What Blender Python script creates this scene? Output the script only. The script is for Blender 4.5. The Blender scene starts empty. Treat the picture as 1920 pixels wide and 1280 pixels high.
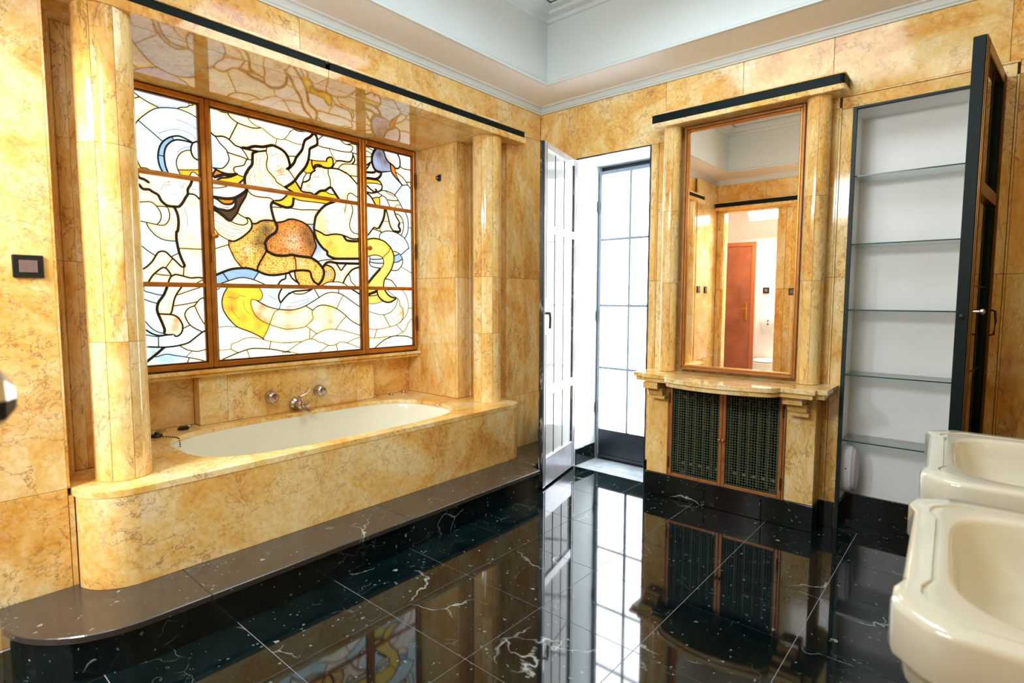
import bpy, bmesh, math, random
import numpy as np
from mathutils import Vector, Matrix
from mathutils.geometry import delaunay_2d_cdt

S = bpy.context.scene
C = S.collection
PI = math.pi
random.seed(7)

# ---------------------------------------------------------------- camera, light, exposure
cam_d = bpy.data.cameras.new('camera')
cam = bpy.data.objects.new('camera', cam_d)
C.objects.link(cam)
S.camera = cam
cam_d.sensor_fit = 'HORIZONTAL'
cam_d.sensor_width = 36.0
cam_d.lens = 1043.75 / 1920 * 36.0
cam_d.clip_start = 0.02
cam_d.dof.use_dof = True
cam_d.dof.focus_distance = 3.8
cam_d.dof.aperture_fstop = 3.5
yaw, pitch, roll = .70933, -.0777, .0025
fw = Vector((-math.sin(yaw) * math.cos(pitch), math.cos(yaw) * math.cos(pitch), math.sin(pitch)))
rt = Vector((math.cos(yaw), math.sin(yaw), 0))
up = rt.cross(fw)
r2 = rt * math.cos(roll) + up * math.sin(roll)
u2 = up * math.cos(roll) - rt * math.sin(roll)
cam.matrix_world = Matrix(((r2.x, u2.x, -fw.x, 2.743), (r2.y, u2.y, -fw.y, -3.534), (r2.z, u2.z, -fw.z, 1.3), (0, 0, 0, 1)))

S.view_settings.view_transform = 'Standard'
S.view_settings.look = 'None'
S.view_settings.exposure = 0.08
S.view_settings.gamma = 1.0
S.view_settings.use_curve_mapping = False

world = bpy.data.worlds.new('world')
S.world = world
world.use_nodes = True
world.node_tree.nodes['Background'].inputs[0].default_value = (.80, .90, 1.0, 1)
world.node_tree.nodes['Background'].inputs[1].default_value = 1.0

GLASS_POWER = 1.45      # backlight of the stained glass
DAY_POWER = 12.0         # frosted panes of the garden door against the sky


def area_light(name, loc, rot, sx, sy, power, col):
    d = bpy.data.lights.new(name, 'AREA')
    d.shape = 'RECTANGLE'
    d.size = sx
    d.size_y = sy
    d.energy = power
    d.color = col
    o = bpy.data.objects.new(name, d)
    C.objects.link(o)
    o.location = loc
    o.rotation_euler = rot
    return o


area_light('added_ceiling_fill', (1.6, -1.45, 3.12), (0, 0, 0), 1.2, 1.2, 30, (.80, .92, 1))  # added overhead fill, separate from the bowl on the ceiling
area_light('added_front_fill', (1.62, -3.63, 2.30), (math.radians(74), 0, math.radians(-12)), .9, .6, 56, (.86, .95, 1))  # added fill behind the camera, no window stands there
area_light('closet_lamp_light', (.6, -4.55, 2.62), (math.radians(48), 0, 0), 1.0, .6, 190, (.90, .96, 1))

S.cycles.max_bounces = 7
S.cycles.diffuse_bounces = 4
S.cycles.glossy_bounces = 4
S.cycles.transparent_max_bounces = 8
S.cycles.caustics_reflective = False
S.cycles.caustics_refractive = False
S.cycles.sample_clamp_indirect = 6.0
S.cycles.adaptive_threshold = 0.04

# ---------------------------------------------------------------- materials


def srgb(r, g, b):
    def f(c):
        c /= 255.0
        return c / 12.92 if c <= .04045 else ((c + .055) / 1.055) ** 2.4
    return (f(r), f(g), f(b), 1)


class NT:
    def __init__(self, name):
        self.m = bpy.data.materials.new(name)
        self.m.use_nodes = True
        self.t = self.m.node_tree
        self.b = self.t.nodes['Principled BSDF']

    def n(self, typ, **kw):
        nd = self.t.nodes.new(typ)
        for k, v in kw.items():
            if k.startswith('i_'):
                nd.inputs[k[2:].replace('_', ' ')].default_value = v
            else:
                setattr(nd, k, v)
        return nd

    def l(self, a, b):
        self.t.links.new(a, b)

    def ramp(self, fac, stops, interp='LINEAR'):
        r = self.n('ShaderNodeValToRGB')
        r.color_ramp.interpolation = interp
        el = r.color_ramp.elements
        while len(el) < len(stops):
            el.new(.5)
        for e, (p, c) in zip(el, stops):
            e.position = p
            e.color = c if len(c) == 4 else (*c, 1)
        self.l(fac, r.inputs[0])
        return r.outputs[0]

    def mix(self, fac, a, b, typ='MIX'):
        m = self.n('ShaderNodeMix', data_type='RGBA', blend_type=typ)
        for i, v in ((0, fac), (6, a), (7, b)):
            if hasattr(v, 'links'):
                self.l(v, m.inputs[i])
            else:
                m.inputs[i].default_value = v
        return m.outputs[2]

    def math(self, op, a, b=None):
        m = self.n('ShaderNodeMath', operation=op)
        for i, v in ((0, a), (1, b)):
            if v is None:
                continue
            if hasattr(v, 'links'):
                self.l(v, m.inputs[i])
            else:
                m.inputs[i].default_value = v
        return m.outputs[0]

    def coords(self, scale=(1, 1, 1), rnd=30.0):
        tc = self.n('ShaderNodeTexCoord')
        oi = self.n('ShaderNodeObjectInfo')
        mu = self.n('ShaderNodeVectorMath', operation='MULTIPLY')
        mu.inputs[1].default_value = scale
        self.l(tc.outputs['Object'], mu.inputs[0])
        cb = self.n('ShaderNodeCombineXYZ')
        for i, k in enumerate((1.0, .73, 1.37)):
            self.l(self.math('MULTIPLY', oi.outputs['Random'], rnd * k), cb.inputs[i])
        ad = self.n('ShaderNodeVectorMath', operation='ADD')
        self.l(mu.outputs[0], ad.inputs[0])
        self.l(cb.outputs[0], ad.inputs[1])
        return ad.outputs[0], oi.outputs['Random']


W4 = (1, 1, 1, 1)
K4 = (0, 0, 0, 1)


def noise(t, vec, sc, det=4, rough=.55, dist=0.0):
    n = t.n('ShaderNodeTexNoise')
    n.inputs['Scale'].default_value = sc
    n.inputs['Detail'].default_value = det
    n.inputs['Roughness'].default_value = rough
    n.inputs['Distortion'].default_value = dist
    t.l(vec, n.inputs['Vector'])
    return n


def warp(t, vec, sc, amt):
    n = noise(t, vec, sc, 3)
    s = t.n('ShaderNodeVectorMath', operation='SUBTRACT')
    t.l(n.outputs['Color'], s.inputs[0])
    s.inputs[1].default_value = (.5, .5, .5)
    m = t.n('ShaderNodeVectorMath', operation='SCALE')
    t.l(s.outputs[0], m.inputs[0])
    m.inputs['Scale'].default_value = amt
    a = t.n('ShaderNodeVectorMath', operation='ADD')
    t.l(vec, a.inputs[0])
    t.l(m.outputs[0], a.inputs[1])
    return a.outputs[0]


def crack(t, vec, sc, width):
    v = t.n('ShaderNodeTexVoronoi', feature='DISTANCE_TO_EDGE')
    v.inputs['Scale'].default_value = sc
    t.l(vec, v.inputs['Vector'])
    return t.ramp(v.outputs['Distance'], [(0, W4), (width, K4)])


def ridge(t, vec, sc, width, det=6, rough=.6, dist=.4):
    """thin crinkled lines where a noise crosses its middle value"""
    n = noise(t, vec, sc, det, rough, dist)
    d = t.math('ABSOLUTE', t.math('SUBTRACT', n.outputs['Fac'], .5))
    return t.ramp(d, [(0, W4), (width, K4)])


def gold_marble(name, rough=.10, stretch=(1, 1, 1)):
    t = NT(name)
    vec, rnd = t.coords(stretch)
    w1 = warp(t, vec, 2.2, .35)
    n1 = noise(t, w1, 2.6, 6, .64, .6)
    base = t.ramp(n1.outputs['Fac'], [(.28, srgb(202, 122, 22)), (.38, srgb(226, 164, 64)), (.47, srgb(238, 192, 102)),
                                      (.56, srgb(244, 214, 146)), (.70, srgb(247, 230, 188))])
    n2 = noise(t, w1, 9, 5, .75, .4)
    blot = t.ramp(n2.outputs['Fac'], [(.53, K4), (.72, W4)])
    n5 = noise(t, w1, 2.1, 3, .55)
    och = t.ramp(n5.outputs['Fac'], [(.52, K4), (.70, W4)])
    base = t.mix(t.math('MULTIPLY', blot, .38), base, srgb(222, 154, 54))
    base = t.mix(t.math('MULTIPLY', t.math('MULTIPLY', och, t.math('ADD', blot, .32)), .9), base, srgb(214, 132, 28))
    n3 = noise(t, vec, 42, 1.5, .65)
    base = t.mix(.16, base, t.ramp(n3.outputs['Fac'], [(.35, srgb(206, 150, 74)), (.65, srgb(255, 242, 206))]))
    keep = t.ramp(noise(t, vec, 1.7, 3).outputs['Fac'], [(.40, K4), (.55, W4)])
    c1 = t.math('MULTIPLY', ridge(t, warp(t, vec, 5, .12), 3.2, .0085, 7, .64), keep)
    base = t.mix(t.math('MULTIPLY', c1, .72), base, srgb(132, 76, 58))
    keep2 = t.ramp(noise(t, w1, 3.1, 2).outputs['Fac'], [(.40, K4), (.56, W4)])
    c2 = t.math('MULTIPLY', ridge(t, vec, 6.5, .016, 5, .6, 1.2), keep2)
    base = t.mix(t.math('MULTIPLY', c2, .50), base, srgb(150, 90, 66))
    c3 = crack(t, warp(t, vec, 12, .16), 9, .020)
    keep3 = t.ramp(noise(t, vec, 4.3, 2).outputs['Fac'], [(.44, K4), (.60, W4)])
    base = t.mix(t.math('MULTIPLY', t.math('MULTIPLY', c3, keep3), .50), base, srgb(142, 84, 62))
    hv = t.n('ShaderNodeHueSaturation')
    hv.inputs['Saturation'].default_value = 1.0
    t.l(base, hv.inputs['Color'])
    t.l(t.math('ADD', t.math('MULTIPLY', rnd, .10), .93), hv.inputs['Value'])
    t.l(hv.outputs[0], t.b.inputs['Base Color'])
    t.b.inputs['Roughness'].default_value = rough
    t.b.inputs['IOR'].default_value = 1.5
    return t.m


def black_marble(name, rough=.05, dust=0.0):
    t = NT(name)
    vec, rnd = t.coords()
    n1 = noise(t, vec, 7, 5, .6)
    base = t.ramp(n1.outputs['Fac'], [(.35, (.0008, .0040, .0044, 1)), (.7, (.0035, .0095, .010, 1))])
    # pale shell flecks
    wv = warp(t, vec, 46, .03)
    v = t.n('ShaderNodeTexVoronoi', feature='F1')
    v.inputs['Scale'].default_value = 17
    t.l(wv, v.inputs['Vector'])
    sep = t.n('ShaderNodeSeparateColor')
    t.l(v.outputs['Color'], sep.inputs[0])
    size = t.math('MULTIPLY', t.math('POWER', sep.outputs[0], 12.0), .20)
    fl = t.math('LESS_THAN', v.outputs['Distance'], size)
    base = t.mix(t.math('MULTIPLY', fl, .42), base, srgb(190, 205, 205))
    v2 = t.n('ShaderNodeTexVoronoi', feature='F1')
    v2.inputs['Scale'].default_value = 55
    t.l(wv, v2.inputs['Vector'])
    sep2 = t.n('ShaderNodeSeparateColor')
    t.l(v2.outputs['Color'], sep2.inputs[0])
    fl2 = t.math('LESS_THAN', v2.outputs['Distance'], t.math('MULTIPLY', t.math('POWER', sep2.outputs[1], 10.0), .35))
    base = t.mix(t.math('MULTIPLY', fl2, .4), base, srgb(150, 170, 170))
    # white veins
    w2 = warp(t, warp(t, vec, 2.4, .5), 16, .05)
    cr = crack(t, w2, 1.5, .006)
    keep = t.ramp(noise(t, vec, 2.6, 4).outputs['Fac'], [(.56, K4), (.66, W4)])
    base = t.mix(t.math('MULTIPLY', t.math('MULTIPLY', cr, keep), .65), base, srgb(205, 215, 215))
    cr2 = crack(t, warp(t, vec, 6, .3), 5, .006)
    keep2 = t.ramp(noise(t, vec, 5, 2).outputs['Fac'], [(.58, K4), (.66, W4)])
    base = t.mix(t.math('MULTIPLY', t.math('MULTIPLY', cr2, keep2), .5), base, srgb(150, 165, 165))
    if dust:
        base = t.mix(dust, base, srgb(150, 128, 112))
    t.l(base, t.b.inputs['Base Color'])
    t.l(t.math('ADD', t.math('MULTIPLY', noise(t, vec, 5, 4).outputs['Fac'], rough), rough * .4), t.b.inputs['Roughness'])
    t.b.inputs['IOR'].default_value = 1.6
    return t.m


def plain(name, col, rough=.5, metal=0.0, vary=0.0, sc=8, bump=0.0, **kw):
    t = NT(name)
    t.b.inputs['Roughness'].default_value = rough
    t.b.inputs['Metallic'].default_value = metal
    if vary or bump:
        vec, rnd = t.coords()
        n = noise(t, vec, sc, 5)
        if vary:
            lo = tuple(c * (1 - vary) for c in col[:3]) + (1,)
            hi = tuple(min(1, c * (1 + vary * .6)) for c in col[:3]) + (1,)
            t.l(t.ramp(n.outputs['Fac'], [(.3, lo), (.7, hi)]), t.b.inputs['Base Color'])
        else:
            t.b.inputs['Base Color'].default_value = col
        if bump:
            b = t.n('ShaderNodeBump')
            b.inputs['Strength'].default_value = bump
            b.inputs['Distance'].default_value = .002
            t.l(n.outputs['Fac'], b.inputs['Height'])
            t.l(b.outputs[0], t.b.inputs['Normal'])
    else:
        t.b.inputs['Base Color'].default_value = col
    for k, v in kw.items():
        t.b.inputs[k.replace('_', ' ')].default_value = v
    return t.m


def worn(name, under, paint, amount, rough=.35, metal=0.0, sc=(30, 30, 6)):
    """paint chipped off in vertical streaks"""
    t = NT(name)
    vec, rnd = t.coords(sc)
    n = noise(t, vec, 1.0, 8, .75, .6)
    m = t.ramp(n.outputs['Fac'], [(amount, K4), (amount + .03, W4)])
    t.l(t.mix(m, paint, under), t.b.inputs['Base Color'])
    t.b.inputs['Roughness'].default_value = rough
    t.b.inputs['Metallic'].default_value = metal
    return t.m


def emissive(name, col, power, rough=.3):
    t = NT(name)
    t.b.inputs['Base Color'].default_value = (.7, .7, .7, 1)
    t.b.inputs['Roughness'].default_value = rough
    t.b.inputs['Emission Color'].default_value = col
    t.b.inputs['Emission Strength'].default_value = power
    return t.m


MARBLE = gold_marble('siena_marble')
MARBLE_GLOSS = gold_marble('siena_marble_polished', rough=.045)
MARBLE_V = gold_marble('siena_marble_upright', stretch=(1.3, 1.3, .55))
MORTAR = plain('dark_mortar', srgb(120, 78, 40), .9)
BLACK = black_marble('black_marble')
BLACK_STEP = black_marble('black_marble_step', .22, .16)
BLACK_BASE = black_marble('black_marble_base', .12)
GROUT = plain('pale_grout', srgb(178, 170, 172), .8)
PLASTER = plain('white_plaster', srgb(214, 223, 226), .6, vary=.02, sc=3)
COVE = plain('cream_cove_paint', srgb(240, 240, 244), .6, vary=.03, sc=40, bump=.1)
WHITE_PAINT = plain('white_paint', srgb(247, 248, 246), .35, vary=.02)
BLACK_BAND = plain('black_inlay', srgb(3, 20, 20), .5, Specular_IOR_Level=.15)
DARK_GREEN = plain('black_green_paint', srgb(3, 24, 24), .5, Specular_IOR_Level=.2)
STEEL_BLACK = plain('black_steel_paint', srgb(34, 38, 46), .3, vary=.2, sc=20)
BRONZE = plain('bronze', srgb(206, 138, 62), .34, .85, vary=.22, sc=14)
BRONZE_DULL = plain('dull_bronze_paint', srgb(172, 112, 62), .38, .35, vary=.25, sc=16)
BRONZE_DARK = plain('dark_bronze', srgb(120, 80, 40), .32, .8, vary=.3, sc=12)
STEEL_BAR = plain('bloom_lightened_steel_bars', srgb(112, 120, 134), .35, vary=.15, sc=20)  # bars lightened: bloom of the bright panes put into the colour
PORCELAIN = plain('cream_porcelain', srgb(216, 215, 200), .10, IOR=1.55, Coat_Weight=.4, Coat_Roughness=.04)
TUB_WHITE = plain('tub_enamel', srgb(236, 234, 216), .12, vary=.03, sc=5)
CHROME = plain('worn_chrome', srgb(200, 190, 182), .16, 1.0, vary=.25, sc=40)
RUBBER = plain('black_rubber', srgb(12, 14, 12), .4)
BLACK_PLASTIC = plain('black_plastic', srgb(14, 18, 16), .35)
SWITCH_BROWN = plain('brown_switch', srgb(120, 96, 92), .4, vary=.1, sc=90)
WOOD = plain('brown_door_wood', srgb(158, 92, 62), .35, vary=.25, sc=5)
WOOD_FRAME = plain('brown_frame_wood', srgb(178, 104, 62), .4)
BRASS = plain('brass', srgb(235, 190, 90), .2, 1.0)
LEAD = plain('lead_came_metal', srgb(52, 38, 24), .45, .3, vary=.3, sc=30)
PAINT_LINE = plain('fired_brown_paint', srgb(120, 78, 40), .6)
WIRE = plain('green_wire', srgb(86, 108, 88), .4)
RADIATOR = plain('olive_radiator_enamel', srgb(78, 64, 30), .4, vary=.2, sc=12)
DARK_VOID = plain('dark_cavity', srgb(16, 16, 12), .9)
LAMP_WHITE = plain('lamp_white', srgb(238, 238, 246), .25)
LAMP_LENS = plain('lamp_lens', srgb(200, 186, 190), .2)
DAY = emissive('frosted_daylight_glass', (.93, .97, 1, 1), DAY_POWER)
OPAL = emissive('opal_lamp_glass', (1, .95, .88, 1), 4)
LEAF_FACE = plain('leaf_aluminium_paint', srgb(196, 196, 204), .22, .5, vary=.12, sc=10)
LEAF_EDGE = worn('leaf_edge_paint', srgb(150, 138, 124), srgb(20, 26, 26), .56)
FRAME_CHIP = worn('cabinet_frame_paint', srgb(190, 175, 150), srgb(5, 30, 30), .66, rough=.55)

t = NT('peach_mirror')
t.b.inputs['Base Color'].default_value = (1.0, .84, .68, 1)
t.b.inputs['Metallic'].default_value = 1.0
t.b.inputs['Roughness'].default_value = 0.0
MIRROR = t.m


def clear_glass(name, tint, refl=.08, rough=.02, glare=0.0, fk=1.4):
    t = NT(name)
    tr = t.n('ShaderNodeBsdfTransparent')
    tr.inputs[0].default_value = tint
    gl = t.n('ShaderNodeBsdfGlossy')
    gl.inputs['Roughness'].default_value = rough
    fr = t.n('ShaderNodeFresnel')
    fr.inputs[0].default_value = 1.5
    mx = t.n('ShaderNodeMixShader')
    t.l(t.math('ADD', t.math('MULTIPLY', fr.outputs[0], fk), refl), mx.inputs[0])
    t.l(tr.outputs[0], mx.inputs[1])
    t.l(gl.outputs[0], mx.inputs[2])
    out = t.t.nodes['Material Output']
    if glare:
        df = t.n('ShaderNodeBsdfDiffuse')
        df.inputs[0].default_value = (.8, .84, .82, 1)
        m2 = t.n('ShaderNodeMixShader')
        m2.inputs[0].default_value = glare
        t.l(mx.outputs[0], m2.inputs[1])
        t.l(df.outputs[0], m2.inputs[2])
        t.l(m2.outputs[0], out.inputs[0])
    else:
        t.l(mx.outputs[0], out.inputs[0])
    return t.m


SHELF_GLASS = clear_glass('shelf_glass', (.97, .99, .98, 1), -.01, fk=.6)
SHELF_EDGE = plain('shelf_glass_edge', srgb(20, 74, 66), .1)
LEAF_GLASS = clear_glass('leaf_glass', (.86, .86, .84, 1), .05, .06, glare=.45)  # pale diffuse share stands in for the window's white reflection
SHADE_GLASS = clear_glass('shade_tinted_leaf_glass', (.20, .22, .14, 1), .05)  # pane tint darkened to carry the shade on the cabinet leaf

# stained glass: colour painted per vertex, scales drawn procedurally where the second attribute says so
t = NT('stained_glass')
ca = t.n('ShaderNodeAttribute', attribute_name='Col')
sa = t.n('ShaderNodeAttribute', attribute_name='scaly')
tc = t.n('ShaderNodeTexCoord')
vo = t.n('ShaderNodeTexVoronoi', feature='DISTANCE_TO_EDGE')
vo.inputs['Scale'].default_value = 74
vo.inputs['Randomness'].default_value = .55
t.l(tc.outputs['Object'], vo.inputs['Vector'])
line = t.ramp(vo.outputs['Distance'], [(.01, srgb(196, 124, 50)), (.16, W4)])
ns = noise(t, tc.outputs['Object'], 22, 4)
ns2 = t.n('ShaderNodeMapping')
ns2.inputs['Scale'].default_value = (1, 5, 26)
ns2.inputs['Rotation'].default_value = (.35, 0, 0)
t.l(tc.outputs['Object'], ns2.inputs[0])
st = noise(t, ns2.outputs[0], 1.0, 4, .6, .8)
col = t.mix(sa.outputs['Fac'], ca.outputs['Color'], t.mix(1.0, ca.outputs['Color'], line, 'MULTIPLY'))
col = t.mix(.55, col, t.ramp(ns.outputs['Fac'], [(.3, srgb(244, 242, 234)), (.55, W4)]), 'MULTIPLY')
col = t.mix(.5, col, t.ramp(st.outputs['Fac'], [(.35, srgb(222, 230, 230)), (.48, W4)]), 'MULTIPLY')
t.l(col, t.b.inputs['Emission Color'])
t.b.inputs['Emission Strength'].default_value = GLASS_POWER
t.b.inputs['Base Color'].default_value = (.05, .05, .05, 1)
t.b.inputs['Roughness'].default_value = .12
STAINED = t.m
STAINED.cycles.emission_sampling = 'FRONT'
DAY.cycles.emission_sampling = 'FRONT'

# ---------------------------------------------------------------- mesh helpers


class M:
    def __init__(self):
        self.v = []
        self.f = []

    def add(self, vs, fs):
        o = len(self.v)
        self.v += [tuple(p) for p in vs]
        self.f += [tuple(i + o for i in f) for f in fs]
        return self

    def box(self, x0, x1, y0, y1, z0, z1):
        x0, x1 = min(x0, x1), max(x0, x1)
        y0, y1 = min(y0, y1), max(y0, y1)
        z0, z1 = min(z0, z1), max(z0, z1)
        return self.add([(x0, y0, z0), (x1, y0, z0), (x1, y1, z0), (x0, y1, z0), (x0, y0, z1), (x1, y0, z1), (x1, y1, z1), (x0, y1, z1)],
                        [(0, 3, 2, 1), (4, 5, 6, 7), (0, 1, 5, 4), (1, 2, 6, 5), (2, 3, 7, 6), (3, 0, 4, 7)])

    def prism(self, poly, z0, z1, axis='z'):
        n = len(poly)

        def P(a, b, c):
            return (a, b, c) if axis == 'z' else ((c, a, b) if axis == 'x' else (a, c, b))
        vs = [P(a, b, z0) for a, b in poly] + [P(a, b, z1) for a, b in poly]
        fs = [tuple(range(n))[::-1], tuple(range(n, 2 * n))] + [(i, (i + 1) % n, n + (i + 1) % n, n + i) for i in range(n)]
        return self.add(vs, fs)

    def loft(self, rings, closed=True, cap0=True, cap1=True):
        n = len(rings[0])
        vs = [p for r in rings for p in r]
        fs = []
        for k in range(len(rings) - 1):
            for i in range(n if closed else n - 1):
                j = (i + 1) % n
                fs.append((k * n + i, k * n + j, (k + 1) * n + j, (k + 1) * n + i))
        if cap0:
            fs.append(tuple(range(n))[::-1])
        if cap1:
            b = (len(rings) - 1) * n
            fs.append(tuple(range(b, b + n)))
        return self.add(vs, fs)

    def tube(self, path, r, n=8, r_end=None):
        path = [Vector(p) for p in path]
        rings = []
        for i, p in enumerate(path):
            d = (path[min(i + 1, len(path) - 1)] - path[max(i - 1, 0)]).normalized()
            a = d.cross(Vector((0, 0, 1)))
            if a.length < .05:
                a = d.cross(Vector((0, 1, 0)))
            a.normalize()
            b = d.cross(a)
            rr = r if r_end is None else r + (r_end - r) * i / (len(path) - 1)
            rings.append([p + (a * math.cos(2 * PI * k / n) + b * math.sin(2 * PI * k / n)) * rr for k in range(n)])
        return self.loft(rings)

    def lathe(self, prof, c, axis='z', n=20):
        """prof: (radius, height along the axis) pairs"""
        c = Vector(c)
        ax = {'x': (Vector((0, 1, 0)), Vector((0, 0, 1)), Vector((1, 0, 0))), 'y': (Vector((1, 0, 0)), Vector((0, 0, 1)), Vector((0, 1, 0))),
              'z': (Vector((1, 0, 0)), Vector((0, 1, 0)), Vector((0, 0, 1)))}
        a, b, d = ax[axis] if isinstance(axis, str) else axis
        return self.loft([[c + (a * math.cos(2 * PI * k / n) + b * math.sin(2 * PI * k / n)) * max(r, .0002) + d * h for k in range(n)] for r, h in prof])


def obj(name, mb, mat, parent=None, bevel=0.0, smooth=False, xf=None, seg=1, angle=35):
    me = bpy.data.meshes.new(name)
    bm = bmesh.new()
    vs = [bm.verts.new(p) for p in mb.v]
    for f in mb.f:
        try:
            bm.faces.new([vs[i] for i in f])
        except ValueError:
            pass
    bmesh.ops.recalc_face_normals(bm, faces=bm.faces)
    if bevel:
        es = [e for e in bm.edges if len(e.link_faces) == 2 and e.calc_face_angle(0) > math.radians(angle)]
        bmesh.ops.bevel(bm, geom=es, offset=bevel, segments=seg, affect='EDGES', clamp_overlap=True)
    if xf is not None:
        bm.transform(xf)
    bm.to_mesh(me)
    bm.free()
    me.materials.append(mat)
    if smooth:
        me.shade_smooth()
        me.set_sharp_from_angle(angle=math.radians(angle))
    o = bpy.data.objects.new(name, me)
    C.objects.link(o)
    if parent is not None:
        attach(o, parent)
    return o


def attach(o, parent):
    o.parent = parent
    # walk up by hand: matrix_world is not evaluated yet
    m = Matrix.Identity(4)
    p = parent
    while p is not None:
        m = Matrix.Translation(p.location) @ m
        p = None if p.parent is None else None
    o.matrix_parent_inverse = Matrix.Translation(-parent.location) if parent.parent is None else Matrix.Identity(4)


def tag(o, label, cat, group=None):
    o['label'] = label
    o['category'] = cat
    if group:
        o['group'] = group
    return o


def thing(name, label, cat, loc=(0, 0, 0), group=None):
    o = bpy.data.objects.new(name, None)
    C.objects.link(o)
    o.location = loc
    o.empty_display_size = .1
    return tag(o, label, cat, group)


def struct(name, mb, mat, parent=None, **kw):
    o = obj(name, mb, mat, parent, **kw)
    if parent is None:
        o['kind'] = 'structure'
    return o


G = .0008   # half joint between slabs


def slab_x(parent, x, dirn, y0, y1, z0, z1, mat=None, th=.018, name='marble_slab'):
    """slab whose visible face lies at x and looks along dirn"""
    return obj(name, M().box(x, x - dirn * th, y0 + G, y1 - G, z0 + G, z1 - G), mat or MARBLE, parent, bevel=.0012)


def slab_y(parent, y, dirn, x0, x1, z0, z1, mat=None, th=.018, name='marble_slab'):
    return obj(name, M().box(x0 + G, x1 - G, y, y - dirn * th, z0 + G, z1 - G), mat or MARBLE, parent, bevel=.0012)


def slab_z(parent, z, dirn, x0, x1, y0, y1, mat=None, th=.018, name='marble_slab'):
    return obj(name, M().box(x0 + G, x1 - G, y0 + G, y1 - G, z, z - dirn * th), mat or MARBLE, parent, bevel=.0012)


def arc(cx, cy, r, a0, a1, n):
    return [(cx + r * math.cos(math.radians(a0 + (a1 - a0) * i / n)), cy + r * math.sin(math.radians(a0 + (a1 - a0) * i / n))) for i in range(n + 1)]


RX, RY = 3.25, -3.68    # inner faces of the right and the front wall
WTOP = 2.718

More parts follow.
